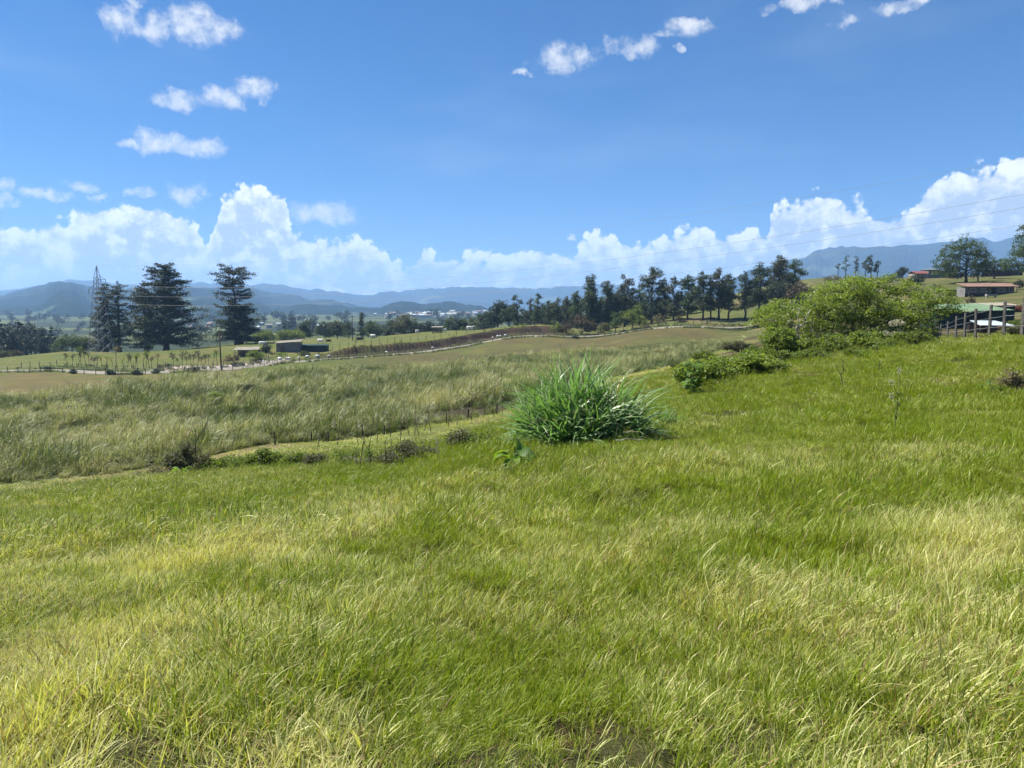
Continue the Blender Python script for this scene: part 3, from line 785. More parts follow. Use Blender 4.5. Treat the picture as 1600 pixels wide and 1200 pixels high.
def build_reeds():
    src = [patch('a_reed_%02d' % k, G_reed, 6, 1.0, 400 + k, [dict(n=18, r=0.34, L=(1.0, 1.9), w=0.032, wind=0.7, lean=(0.02, 0.3), curl=(0.3, 2.6), seg=5),
                                                           dict(n=10, r=0.38, L=(0.5, 1.2), w=0.024, wind=0.5, lean=(0.1, 0.6), seg=3)], 0.75, 1.15) for k in range(10)]
    def pick(n, f):
        x = rng.uniform(-125, 58, n); u = f(rng.uniform(0, 1, n))
        y = near_y(x) + u * (far_y(x) - near_y(x))
        return x, y
    x1, y1 = pick(6500, lambda u: u)
    x2 = rng.uniform(-60, 20, 2200); y2 = near_y(x2) + rng.uniform(0, 1, 2200) ** 1.5 * 22
    x = np.append(x1, x2); y = np.append(y1, y2)
    keep = (y < far_y(x)) & (np.abs(x) < 0.8 * y + 4) & (y > near_y(x) + (fbm(x / 2.5, y * 0, 3, 261) - 0.45) * 5)
    gap = fbm(x / 5, y / 5, 3, 201)
    keep &= rng.uniform(0, 1, len(x)) < 0.45 + 0.55 * sstep(0.32, 0.45, gap)
    shade_gap = np.exp(-(((x + 2.0) / 8.0) ** 2 + ((y - near_y(x) - 6) / 6.0) ** 2)); keep &= rng.uniform(0, 1, len(x)) > sstep(0.3, 0.65, shade_gap) * 0.93  # reeds kept sparse over the ground painted shade-dark
    x, y = x[keep], y[keep]; k = len(x)
    hmap = fbm(x / 14, y / 14, 3, 211)
    # the bed is tallest near the left and middle and thins out to the right
    tall = 0.62 + 0.75 * hmap
    tall *= 1 - 0.45 * sstep(8, 40, x)
    tall *= 0.45 + 0.55 * sstep(0, 5, y - near_y(x)) + 0.12 * rng.normal(0, 1, k) * 0
    tall *= 0.55 + 0.45 * sstep(0, 14, far_y(x) - y)
    s = tall * rng.uniform(0.55, 1.3, k) * (0.6 + 0.8 * fbm(x / 2.2, y / 2.2, 2, 231))
    dry = np.clip(0.40 + (fbm(x / 9, y / 9, 4, 221) - 0.5) * 1.7 + rng.normal(0, .12, k), 0, 1)
    dry = np.clip(dry + 0.25 * (1 - sstep(0, 3, y - near_y(x))), 0, 1)
    rot = np.stack([rng.normal(0, .14, k), 0.10 + rng.normal(0, .16, k), rng.uniform(-1.3, 1.3, k)], -1)
    nv = 2200                                            # rank weeds on the road verges
    xv = rng.uniform(-105, 66, nv); yv = road_y(xv) + np.where(rng.uniform(0, 1, nv) < .55, rng.uniform(-5.2, -2.2, nv), np.where(rng.uniform(0, 1, nv) < .85, rng.uniform(2.4, 6.0, nv), rng.uniform(9.2, 11, nv)))
    kv = fbm(xv / 5, yv / 5, 3, 241) > 0.42; xv, yv = xv[kv], yv[kv]; nv = len(xv)
    sv = rng.uniform(.22, .5, nv)
    scatter('verge_weeds', np.stack([xv, yv, H(xv, yv)], -1), np.stack([rng.normal(0, .2, nv), rng.normal(0, .2, nv), rng.uniform(0, 6, nv)], -1), np.stack([sv, sv, sv], -1), rng.integers(0, len(src), nv), rng.uniform(0.0, .3, nv), src,
            'rank weeds breaking up the verges of the road')
    scatter('reed_bed', np.stack([x, y, H(x, y)], -1), rot, np.stack([s, s, s], -1), rng.integers(0, len(src), k), dry, src,
            'tall grey green reeds filling the valley floor below the slope')
build_grass()
build_reeds()
# ------------------------------------------------------------------ foliage tools
def leaf_cloud(centres, per, spread, size, g, flat=1.0, up=0.4, aspect=0.55, crnd=None):
    """leaves gathered in sprays around the centres -> verts, quads, per-leaf value"""
    centres = np.asarray(centres, float); n = len(centres) * per
    c = np.repeat(centres, per, 0)
    sp = np.repeat(np.broadcast_to(np.asarray(spread, float), (len(centres),)), per)
    o = g.normal(0, 1, (n, 3)); o *= (sp * 0.6)[:, None]; o[:, 2] *= flat
    p = c + o
    nrm = g.normal(0, 1, (n, 3)); nrm[:, 2] += up * 2; nrm /= np.linalg.norm(nrm, axis=1, keepdims=True)
    a = np.cross(nrm, g.normal(0, 1, (n, 3))); a /= np.linalg.norm(a, axis=1, keepdims=True) + 1e-9
    b = np.cross(nrm, a)
    s = size * g.uniform(0.6, 1.35, n)[:, None]
    V = np.stack([p - a * s * .5, p + b * s * .5 * aspect - nrm * s * .06, p + a * s * .5 - nrm * s * .12, p - b * s * .5 * aspect - nrm * s * .06], 1)
    Fq = np.arange(n * 4).reshape(-1, 4)
    base = g.uniform(0, 1, len(centres)) if crnd is None else crnd
    r = np.clip(np.repeat(base, per) * 0.65 + g.uniform(0, 0.35, n), 0, 1)
    return V.reshape(-1, 3), Fq, np.repeat(r, 4)
def foliage(name, parts, mat, parent=None, link=True):
    Vs, Fs, Rs = [], [], []; c = 0
    for V, Fq, r in parts:
        Vs.append(V); Fs.append(Fq + c); Rs.append(r); c += len(V)
    return mk(name, np.concatenate(Vs), np.concatenate(Fs), mat, parent, {'rnd': ('FLOAT', 'POINT', np.concatenate(Rs))}, link=link)
def bent(p0, p1, k, g, wob=0.06, arch=0.0):
    p0, p1 = np.asarray(p0, float), np.asarray(p1, float)
    t = np.linspace(0, 1, k)[:, None]; L = np.linalg.norm(p1 - p0)
    w = g.normal(0, wob * L, (k, 3)) * (t * (1 - t) * 4)
    p = p0 + (p1 - p0) * t + w; p[:, 2] += arch * L * (t * (1 - t) * 4)[:, 0]
    return p

B_dark = simple('dark_bark', (0.055, 0.045, 0.038), (0.03, 0.026, 0.022), 4, 0.95, 0.5)
B_grey = simple('grey_bark', (0.20, 0.18, 0.155), (0.10, 0.09, 0.08), 5, 0.9, 0.5)
B_pale = simple('bleached_wood', (0.42, 0.39, 0.35), (0.24, 0.22, 0.19), 6, 0.9, 0.4)
L_cyp = leafy('cypress_leaf', (0.014, 0.027, 0.012), (0.040, 0.060, 0.023), trans=0.15, tcol=1.2)
L_row = leafy('silky_oak_leaf', (0.032, 0.050, 0.022), (0.080, 0.105, 0.042), trans=0.2, tcol=1.3)
L_row2 = leafy('silky_oak_leaf_brownish', (0.045, 0.052, 0.025), (0.092, 0.100, 0.045), trans=0.2, tcol=1.3)
L_row3 = leafy('silky_oak_leaf_green', (0.038, 0.064, 0.022), (0.095, 0.130, 0.042), trans=0.25, tcol=1.3)
L_for = leafy('forest_leaf', (0.016, 0.030, 0.015), (0.040, 0.058, 0.026), trans=0.1, tcol=1.2)
L_broad = leafy('broad_leaf', (0.045, 0.075, 0.024), (0.10, 0.135, 0.045), trans=0.25, tcol=1.4)
L_lime = leafy('lime_leaf', (0.085, 0.125, 0.022), (0.17, 0.20, 0.045), trans=0.35)
L_olive = leafy('olive_leaf', (0.060, 0.070, 0.028), (0.115, 0.115, 0.050), trans=0.25)
L_brown = leafy('browned_leaf', (0.055, 0.045, 0.028), (0.10, 0.075, 0.045), trans=0.2)
L_bush = leafy('glossy_shrub_leaf', (0.095, 0.145, 0.024), (0.205, 0.260, 0.052), trans=0.5, spec=0.3, rough=0.4, clump=0.6)
L_under = leafy('thicket_leaf', (0.080, 0.120, 0.020), (0.155, 0.200, 0.040), trans=0.45, clump=0.7)
L_dry = leafy('dry_twig_leaf', (0.11, 0.10, 0.055), (0.20, 0.17, 0.09), trans=0.25)
L_silver = leafy('silver_plume', (0.26, 0.25, 0.20), (0.40, 0.38, 0.31), trans=0.35)

# --- tree kinds: each returns a thing (Empty) with trunk and crown; height in metres, base at origin
def conifer(name, hgt, rad, seed, base=0.10, tiers=20, mat=None, top_flat=False, ragged=0.35, prof=None, leaf=0.36, fill=1.0, trunks=1):
    g = np.random.default_rng(seed)
    root = empty(name)
    wood = MB(); parts = []
    for tk in range(trunks):
        bx, by = (0, 0) if tk == 0 else (g.uniform(1.2, 1.8), g.uniform(-.6, .6))
        hh = hgt * (1 if tk == 0 else 0.5)
        tp = bent((bx, by, -0.5), (bx + g.normal(0, .02) * hgt, by + g.normal(0, .02) * hgt, hh), 9, g, 0.008)
        r0 = hgt * 0.028
        wood.tube(tp, np.interp(np.linspace(0, 1, 9), [0, .04, .3, 1], [r0 * 1.7, r0, r0 * .75, r0 * .08]), 8)
        cs, sps = [], []
        if prof is None: pf = lambda u: np.interp(u, [0, .12, .3, .65, .9, 1], [.7, 1, .95, .62, .30, .06])
        else: pf = lambda u: np.interp(u, [p[0] for p in prof], [p[1] for p in prof])
        sc = 1 if tk == 0 else 0.6
        for k in range(tiers):
            u = (k + g.uniform(-.35, .35)) / tiers; u = min(max(u, 0), .985)
            z = hh * (base + (1 - base) * u)
            nb = g.integers(4, 7)
            a0 = g.uniform(0, 6.28)
            for q in range(nb):
                if g.uniform() < 0.2: continue
                a = a0 + q * 6.283 / nb + g.normal(0, .3)
                L = rad * sc * pf(u) * g.uniform(1 - ragged, 1 + ragged * 0.55)
                if L < 0.3: L = 0.3
                tx = np.interp(z / hh, np.linspace(0, 1, 9), tp[:, 0]); ty = np.interp(z / hh, np.linspace(0, 1, 9), tp[:, 1])
                e = np.array([tx + math.cos(a) * L, ty + math.sin(a) * L, z + L * g.uniform(-0.18, 0.42)])
                lp = bent((tx, ty, z), e, 6, g, 0.03, g.uniform(0.0, 0.10))
                wood.tube(lp, np.linspace(max(.035, L * .02), .015, 6), 4, cap=False)
                m = max(4, int(L * 5.0 * fill))
                tt = g.uniform(0.18, 1.02, m)
                idx = tt * 5; i0 = np.clip(idx.astype(int), 0, 4); fr = (idx - i0)[:, None]
                pp = lp[i0] * (1 - fr) + lp[i0 + 1] * fr
                pp[:, :2] += g.normal(0, 0.16 * L ** .6, (m, 2)); pp[:, 2] += g.normal(0, .12, m)
                cs.append(pp); sps.append(np.full(m, 0.34 + 0.055 * L))
        cs = np.concatenate(cs); sps = np.concatenate(sps)
        parts.append(leaf_cloud(cs, 9, sps, leaf * 1.1, g, flat=0.62, up=0.5))
        tipc = tp[-1] + g.normal(0, .18, (6, 3)) * [1, 1, 1.5]
        parts.append(leaf_cloud(tipc, 7, 0.35, leaf, g, flat=0.8))
    wood.build('trunk', B_dark, root, smooth=True)
    foliage('crown', parts, mat or L_cyp, root)
    return root
def clumpy(name, hgt, lobes, seed, mat, bark=None, leaf=0.38, dens=1.0, trunk_r=None, lean=0.0, fill=0.55, gap=0.30, per=8, stems=1, trunk_to=0.8, crown='crown'):
    """broad-leaved tree: lobes = list of (x, y, z, r, flat) around the trunk; leaves sit in sprays near the lobe surfaces"""
    g = np.random.default_rng(seed)
    root = empty(name); wood = MB(); parts = []
    r0 = trunk_r or hgt * 0.02
    tps = []
    for s in range(stems):
        off = (0, 0) if stems == 1 else (g.uniform(-.4, .4) * r0 * 6, g.uniform(-.4, .4) * r0 * 6)
        tp = bent((off[0], off[1], -0.4), (lean * hgt + off[0] * 3, off[1] * 2, hgt * trunk_to), 8, g, 0.015)
        wood.tube(tp, np.interp(np.linspace(0, 1, 8), [0, .06, .5, 1], [r0 * 1.5, r0, r0 * .7, r0 * .2]), 7); tps.append(tp)
    for (x, y, z, r, fl) in lobes:
        tp = tps[g.integers(len(tps))]
        k = np.argmin(np.abs(tp[:, 2] - max(z - r * 0.9, hgt * .12)))
        wood.tube(bent(tp[k], (x, y, z), 5, g, 0.05, 0.03), np.linspace(r0 * .45, r0 * .1, 5), 5, cap=False)
        n = int(max(8, 46 * dens * r * r / (leaf / 0.38) ** 2 * 0.5))
        d = g.normal(0, 1, (n, 3)); d /= np.linalg.norm(d, axis=1, keepdims=True)
        d[:, 2] = np.where(d[:, 2] < -0.5, d[:, 2] * 0.5, d[:, 2])
        rr = r * g.uniform(fill, 1.08, n) * (1 + 0.22 * np.sin(d[:, 0] * 5 + x) * np.cos(d[:, 2] * 4 + seed))
        c = np.array([x, y, z]) + d * rr[:, None] * [1, 1, fl]
        hole = vnoise(c[:, 0] / (r * .7) + 31, c[:, 2] / (r * .7) + c[:, 1], seed)
        c = c[hole > gap]
        if len(c) < 4: continue
        parts.append(leaf_cloud(c, per, leaf * 1.25, leaf, g, flat=0.7, up=0.35))
    wood.build('trunk', bark or B_dark, root, smooth=True)
    foliage(crown, parts, mat, root)
    return root
def rnd_lobes(g, n, hgt, rx, z0, z1, r, fl=0.8, taper=0.5):
    out = []
    for k in range(n):
        u = (k + .5) / n; z = hgt * (z0 + (z1 - z0) * u)
        w = rx * (1 - taper * abs(u - .45) * 1.6)
        a = g.uniform(0, 6.28); q = w * math.sqrt(g.uniform(0, 1))
        out.append((q * math.cos(a), q * math.sin(a), z, r * g.uniform(.7, 1.25) * (1 - .35 * u), fl))
    return out
def silky_oak(name, hgt, seed, rx=1.7, mat=None, z0=0.22, n=15, r=1.5, leaf=0.36, gap=0.34):
    g = np.random.default_rng(seed)
    lob = rnd_lobes(g, n, hgt, rx, z0, .93, r * hgt / 15, 0.75, 0.6)
    lob.append((g.normal(0, .3), 0, hgt * .97, .8 * hgt / 15, 1.0))
    return clumpy(name, hgt, lob, seed, mat or L_row, leaf=leaf, gap=gap, dens=1.25, trunk_to=0.97, per=9)
def put(o, px, Y, rz=0.0, sc=1.0, dz=0.0):
    x, y, z = at(px, Y)
    o.location = (x, y, z + dz); o.rotation_euler = (0, 0, rz); o.scale = (sc,) * 3 if not hasattr(sc, '__len__') else sc
    return o
def hpx(px, py, Y):
    """height of the photo row py above the ground at that spot"""
    return top_z(py, Y) - at(px, Y)[2]

# ------------------------------------------------------------------ the five great cypresses on the left
g0 = np.random.default_rng(5)
def cyp(px, Y, py, rad, seed, label, **kw):
    t = conifer('cypress_tree', hpx(px, py, Y), rad, seed, **kw)
    put(t, px, Y); tag(t, label, 'tree', 'tall old cypresses in the pasture')
cyp(166, 236, 446, 4.8, 11, 'tall narrow dark cypress rising behind the lattice power pylon', tiers=26, base=0.04, prof=[(0, .95), (.2, 1), (.6, .85), (.85, .55), (1, .1)], ragged=.3)
cyp(187, 234, 442, 4.8, 12, 'slim open cypress with a bare gap below its top, second beside the pylon', tiers=20, base=0.14, prof=[(0, .9), (.25, .95), (.5, .8), (.62, .55), (.74, .8), (.9, .75), (1, .25)], ragged=.5, fill=0.75)
cyp(229, 236, 440, 7.0, 13, 'leaning dark cypress half hidden by the broadest cypress', tiers=20, base=0.08, ragged=.45)
cyp(260, 230, 414, 12.2, 14, 'broadest dark cypress with a thick trunk, crown spread over the pasture', tiers=30, base=0.07, prof=[(0, .75), (.1, 1), (.3, .92), (.5, .72), (.7, .56), (.85, .45), (.95, .30), (1, .12)], ragged=.25, leaf=0.4, fill=1.15)
cyp(371, 240, 417, 8.6, 15, 'solitary two stemmed cypress with a flat umbrella top behind the utility pole', tiers=24, base=0.06, prof=[(0, .9), (.12, 1), (.22, .8), (.3, .6), (.42, .85), (.55, .7), (.66, .38), (.75, .62), (.84, .85), (.92, .72), (1, .4)], ragged=.35, trunks=2, leaf=0.38)

# ------------------------------------------------------------------ dark wood on the left (each tree its own)
kinds_for = [conifer('pine_tree', 17, 4.6, 40 + k, tiers=15, base=.12, mat=L_for, leaf=.5, ragged=.45, fill=.8) for k in range(2)]
kinds_for += [clumpy('wood_tree', 15, rnd_lobes(np.random.default_rng(60 + k), 9, 15, 3.2, .3, .9, 2.6), 62 + k, L_for, leaf=.5) for k in range(2)]
lab_for = ['dark pine standing in the wood at the left edge', 'dark pine standing in the wood at the left edge', 'rounded dark tree standing in the wood at the left edge', 'rounded dark tree standing in the wood at the left edge']
first = [True] * 4
spots = [(-70, 300, 486), (-48, 290, 490), (-30, 296, 492), (-12, 288, 498), (4, 292, 499), (14, 280, 501), (22, 296, 499), (32, 284, 502), (41, 290, 500), (50, 282, 505), (58, 292, 507), (66, 280, 512), (75, 286, 520), (81, 290, 511), (88, 284, 527), (96, 282, 535),
         (-60, 262, 505), (-38, 258, 508), (-18, 264, 512), (-4, 256, 515), (8, 262, 516), (20, 254, 518), (30, 260, 519), (43, 256, 520), (55, 260, 524), (66, 256, 530), (78, 258, 536), (90, 262, 541)]
for i, (px, Y, py) in enumerate(spots):
    k = int(g0.integers(0, 4)); h = hpx(px, py, Y)
    o = kinds_for[k] if first[k] else copy_tree(kinds_for[k]); first[k] = False
    s = h / (17 if k < 2 else 15.6)
    put(o, px, Y, g0.uniform(0, 6.28), (s * g0.uniform(.9, 1.3), s * g0.uniform(.9, 1.3), s)); tag(o, lab_for[k], 'tree', 'dark wood at the left edge')
for k in range(4):
    if first[k]:
        put(kinds_for[k], -80 - 12 * k, 300); tag(kinds_for[k], lab_for[k], 'tree', 'dark wood at the left edge')

# bushes between the wood and the pylon
def bush(px, Y, py, wpx, seed, mat, label, cat='bush', name='bush', leaf=0.3, group=None, fl=.8, dens=1.0, gap=.3, n=7, rz=None):
    g = np.random.default_rng(seed)
    h = hpx(px, py, Y); rx = wpx / F * Y * .5
    lob = []
    for k in range(n):
        a = g.uniform(0, 6.28); q = rx * .72 * math.sqrt(g.uniform(0, 1))
        r = min(h * .42, rx * .55) * g.uniform(.75, 1.15)
        lob.append((q * math.cos(a), q * math.sin(a), max(r * .55, (h - r) * g.uniform(.45, 1) * (1 - .5 * (q / rx) ** 2)), r, fl))
    lob.append((0, 0, h - min(h * .42, rx * .55) * .9, min(h * .42, rx * .55), fl))
    o = clumpy(name, h, lob, seed, mat, leaf=leaf, gap=gap, dens=dens, stems=2, trunk_r=max(.015, h * .016), trunk_to=.6)
    put(o, px, Y); tag(o, label, cat, group)
    return o
bush(25, 225, 547, 36, 71, L_brown, 'rusty brown bush in front of the dark wood')
bush(4, 222, 546, 30, 72, L_olive, 'pale olive bush at the left edge below the wood')
bush(100, 240, 548, 26, 73, L_olive, 'tan green scrub at the right end of the dark wood')
bush(112, 246, 519, 44, 74, L_broad, 'light green leafy tree right of the dark wood', 'tree', 'leafy_tree', leaf=.4)
bush(131, 250, 523, 36, 75, L_olive, 'olive green tree between the wood and the pylon', 'tree', 'leafy_tree', leaf=.4)

# ------------------------------------------------------------------ trees behind the pasture, left of the middle
def small_tree(px, Y, py, wpx, seed, mat, label, leaf=.42, n=8, group='trees behind the pasture', name='leafy_tree', z0=.32):
    g = np.random.default_rng(seed)
    h = hpx(px, py, Y); rx = wpx / F * Y * .5
    lob = rnd_lobes(g, n, h, rx * .75, z0, .86, rx * .55, .8, .5)
    o = clumpy(name, h, lob, seed, mat, leaf=leaf, gap=.3)
    put(o, px, Y); tag(o, label, 'tree', group)
back = [(412, 285, 517, 26, L_lime, 'bright green low tree right of the solitary cypress'), (452, 290, 521, 34, L_lime, 'bright green bushy tree in front of the grey block tower'),
        (476, 300, 499, 20, L_row, 'dark slender tree just right of the grey block tower'), (508, 300, 500, 24, L_row, 'dark round tree behind the grazing black cow, leftmost of a pair'),
        (527, 304, 498, 20, L_olive, 'olive tree between the dark round trees behind the pasture'), (545, 300, 501, 16, L_row, 'thin dark tree left of the spire shaped conifer'),
        (584, 296, 503, 26, L_broad, 'green spreading tree right of the spire shaped conifer'), (607, 300, 499, 24, L_row, 'dark tree on the pasture crest under the far town'),
        (628, 300, 490, 34, L_olive, 'wide grey olive tree in front of the far town'), (650, 302, 501, 24, L_row, 'low dark tree right of the wide grey olive tree'),
        (672, 300, 503, 26, L_for, 'low dark tree behind the plank shelter'), (697, 296, 496, 26, L_broad, 'green tree right of the plank shelter'),
        (717, 292, 497, 24, L_for, 'dark tree left of the large dome shaped tree'), (737, 290, 494, 26, L_broad, 'mid green tree touching the large dome shaped tree')]
for i, (px, Y, py, w, mt, lb) in enumerate(back):
    small_tree(px, Y, py, w * 1.45, 130 + i, mt, lb, n=11, z0=.2)
t = conifer('spire_conifer', hpx(565, 489, 296), 1.7, 150, tiers=16, base=.1, mat=L_row); put(t, 565, 296); tag(t, 'spire shaped narrow conifer behind the pasture', 'tree', 'trees behind the pasture')
small_tree(778, 262, 471, 52, 151, L_for, 'large dome shaped dark tree at the left end of the tall row', n=12, leaf=.4)
small_tree(795, 258, 474, 30, 152, L_row, 'dark tall tree on the right flank of the dome shaped tree', n=10)

# ------------------------------------------------------------------ the long row of silky oaks
row = [(808, 250, 461, 'narrow column shaped tree standing free right of the dome shaped tree', 1.5), (829, 248, 466, 'thin forked tree, left one of a pair with bare tops', 1.3), (840, 246, 458, 'tall thin tree, right one of a pair with bare tops', 1.5),
       (856, 250, 470, 'low dark tree in the row right of the bare topped pair', 1.6), (871, 246, 466, 'dark tree of even height above the yellow sapling', 1.8), (886, 248, 464, 'dark tree in the row left of the tallest left hand oak', 1.8),
       (902, 244, 455, 'dark oak shouldering the tallest left hand oak', 1.7), (924, 240, 430, 'tallest oak in the left half of the row, knobbly top', 2.1), (948, 240, 439, 'oak with a loose airy top right of the tallest left hand oak', 2.1),
       (976, 238, 431, 'broad shouldered oak behind the sunlit green tree', 2.3), (998, 236, 446, 'lower oak filling the gap behind the sunlit green tree', 1.9), (1018, 230, 419, 'tall layered oak with an open pointed top', 2.4),
       (1036, 228, 436, 'dull brownish oak just right of the tall layered oak', 1.9), (1052, 224, 433, 'dark oak with a pale slim trunk below the brownish oak', 1.9), (1074, 222, 431, 'round headed dark oak, widest of the row', 2.4),
       (1098, 216, 425, 'oak with a clear trunk, first right of the round headed oak', 1.9), (1110, 217, 436, 'slender oak squeezed between two taller oaks', 1.5), (1123, 216, 420, 'high full crowned oak over the shadow strip', 2.0),
       (1138, 215, 429, 'oak at the right end of the shaded close group', 1.8), (1163, 214, 424, 'oak with a bare lower trunk standing right of the gap', 1.9), (1185, 213, 412, 'tall oak left of the highest pair, touching the shrub', 1.9),
       (1217, 216, 400, 'highest oak of the row with wide tiers', 2.3), (1242, 218, 406, 'forked oak at the right end of the tall row', 1.9)]
for i, (px, Y, py, lb, rx) in enumerate(row):
    h = hpx(px, py, Y)
    t = silky_oak('silky_oak', h, 200 + i, rx=rx * 1.35, n=int(g0.integers(15, 20)), r=1.75 * rx / 1.9 + .15, z0=.1 if px < 1030 else .24, gap=.30 if px < 1000 else .34, mat=[L_row, L_row2, L_row3, L_row][i % 4])
    put(t, px, Y); tag(t, lb, 'tree', 'long row of dark trees')
# second rank, closing the view low behind the row
rank = [(848, 262, 474, 40), (866, 260, 471, 44), (886, 262, 470, 46), (908, 260, 463, 46), (932, 258, 460, 46), (956, 256, 460, 46), (980, 254, 460, 44), (1004, 250, 461, 42), (1030, 246, 462, 36), (1056, 244, 460, 36), (1080, 242, 462, 30), (820, 262, 484, 34), (760, 272, 486, 40)]
for i, (px, Y, py, w) in enumerate(rank):
    small_tree(px, Y, py, w, 260 + i, L_row, ['dark filler tree behind the bare topped pair, left one', 'dark filler tree above the yellow sapling', 'dark filler tree above the small brown bush', 'dark filler tree above the large brown bush', 'dark filler tree right of the tallest left hand oak', 'dark filler tree left of the broad shouldered oak', 'dark filler tree behind the light green sunlit tree', 'dark filler tree left of the tall layered oak', 'dark filler tree behind the brownish oak', 'dark filler tree behind the pale slim trunk', 'dark filler tree behind the round headed oak', 'dark filler tree right of the free standing column tree', 'dark filler tree left of the dome shaped tree'][i], group='low trees behind the long row', z0=.12, n=14)
# bushes before the row
bush(910, 214, 489, 42, 301, L_brown, 'large brown leaved bush at the foot of the row', leaf=.36)
bush(884, 214, 500, 22, 302, L_brown, 'small dark brown bush left of the large brown bush', leaf=.36)
bush(866, 214, 500, 24, 303, L_lime, 'yellow green sapling beside the road by the brown bushes', 'tree', 'sapling', leaf=.3, gap=.45)
bush(820, 232, 507, 26, 304, L_lime, 'lime green bush under the free standing column tree', leaf=.32)
small_tree(962, 210, 486, 30, 305, L_broad, 'sunlit green tree by the road, left one of two touching', leaf=.34, group=None)
small_tree(988, 211, 477, 40, 306, L_lime, 'sunlit light green tree by the road, right one of two touching', leaf=.34, group=None)
bush(945, 208, 503, 24, 307, L_olive, 'grey green bush by the road under the sunlit trees')
bush(1008, 208, 505, 26, 308, L_olive, 'olive bush by the road right of the sunlit trees')
bush(1028, 212, 489, 20, 309, L_dry, 'half bare dry shrub under the tall layered oak', gap=.5)
bush(1040, 210, 500, 18, 310, L_dry, 'thin dry shrub beside the half bare one', gap=.5)
bush(1062, 214, 494, 26, 311, L_brown, 'brown shrub below the pale slim trunk', gap=.4)
bush(1092, 205, 508, 10, 312, L_under, 'tiny round bush alone in the grass before the row')
bush(1222, 208, 433, 46, 313, L_for, 'big dark bushy tree below the highest oak', 'tree', 'leafy_tree', leaf=.4, n=10)
bush(1248, 204, 436, 40, 314, L_brown, 'brownish bushy tree right of the dark bushy tree', 'tree', 'leafy_tree', leaf=.4, n=9)
bush(1275, 190, 452, 40, 315, L_broad, 'green bush behind the sprawling shrub, left of its peak', leaf=.36)
# skyline trees above the sprawling shrub
sky_t = [(1309, 260, 411, 1.0, 'thin sparse tree on the skyline, leftmost above the sprawling shrub'), (1321, 262, 400, 1.2, 'sparse tall tree with star shaped tufts on the skyline'),
         (1337, 262, 402, 1.1, 'narrow twin stemmed tree on the skyline'), (1352, 264, 407, 1.7, 'dark tree left of the umbrella shaped skyline tree'), (1361, 262, 399, 2.2, 'umbrella shaped dark tree on the skyline'), (1371, 262, 408, 1.6, 'dark rounded tree right end of the skyline group')]
for i, (px, Y, py, rx, lb) in enumerate(sky_t):
    h = max(hpx(px, py, Y), 6)
    t = silky_oak('skyline_tree', h, 330 + i, rx=rx, n=9 if i > 2 else 6, r=1.6 if i > 2 else 1.1, z0=.35, gap=.4 if i < 3 else .3)
    put(t, px, Y); tag(t, lb, 'tree', 'trees on the skyline behind the shrub')
bush(1300, 255, 428, 34, 340, L_dry, 'pale dry brush on the skyline left of the sparse trees', gap=.45)
bush(1410, 236, 416, 20, 341, L_for, 'small dark ball shaped tree left of the red roofed house', 'tree', 'leafy_tree')
bush(1392, 220, 428, 30, 342, L_broad, 'green bush left of the ball shaped tree')
bush(1430, 205, 427, 40, 343, L_for, 'dark green bush below the red roofed house')

# ------------------------------------------------------------------ right hand trees
def lobed(px, Y, lob_px, seed, mat, label, leaf=.34, name='broad_tree', trunk_r=.32, dens=1.0, group=None, cat='tree', gap=.28, bark=None, depth=.8, trunk_to=.6, per=8):
    bx, by, bz = at(px, Y)
    lob = []; g = np.random.default_rng(seed)
    for (lx, ly, lr) in lob_px:
        r = lr / F * Y
        lob.append(((lx - px) / F * Y, g.uniform(-depth, depth) * r, top_z(ly, Y) - bz, r, .85))
    h = max(l[2] + l[3] for l in lob)
    o = clumpy(name, h, lob, seed, mat, leaf=leaf, gap=gap, dens=dens, trunk_r=trunk_r, bark=bark, trunk_to=trunk_to, per=per)
    put(o, px, Y); tag(o, label, cat, group); return o
lobed(1509, 200, [(1485, 395, 17), (1500, 383, 16), (1512, 392, 18), (1472, 412, 14), (1490, 415, 18), (1515, 412, 18), (1528, 398, 11), (1527, 415, 10), (1478, 428, 12), (1500, 428, 15), (1468, 425, 8)], 351, L_broad,
      'large round headed tree in the middle of the farmyard', leaf=.36, trunk_r=.38, dens=1.1)
lobed(1528, 203, [(1522, 428, 12), (1535, 425, 12), (1545, 418, 10), (1530, 415, 9)], 352, L_for, 'dark lower tree at the right of the round headed tree', trunk_r=.2)
lobed(1553, 214, [(1548, 408, 10), (1558, 412, 10), (1545, 418, 9), (1563, 420, 8)], 353, L_broad, 'green tree between the round headed tree and the one cut by the frame')
lobed(1604, 196, [(1598, 375, 14), (1612, 362, 18), (1590, 395, 15), (1606, 395, 18), (1584, 412, 14), (1602, 418, 18), (1622, 390, 20), (1618, 415, 18), (1596, 356, 7), (1576, 418, 9)], 354, L_broad, 'tall broad tree cut by the right edge of the picture', leaf=.36, trunk_r=.4, dens=1.1)
bush(1592, 168, 437, 18, 355, L_for, 'dark bush against the right end of the brown roofed shed')
bush(1545, 190, 438, 18, 356, L_olive, 'small grey green bush in the farmyard')
bush(1465, 190, 443, 36, 357, L_olive, 'grey scrub on the dry slope right of the sprawling shrub', gap=.4)
bush(1440, 170, 447, 46, 358, L_dry, 'dull dry scrub just behind the right end of the sprawling shrub', gap=.35)
bush(1516, 128, 462, 14, 359, L_dry, 'small dry bush on the grass before the brown roofed shed', gap=.4)
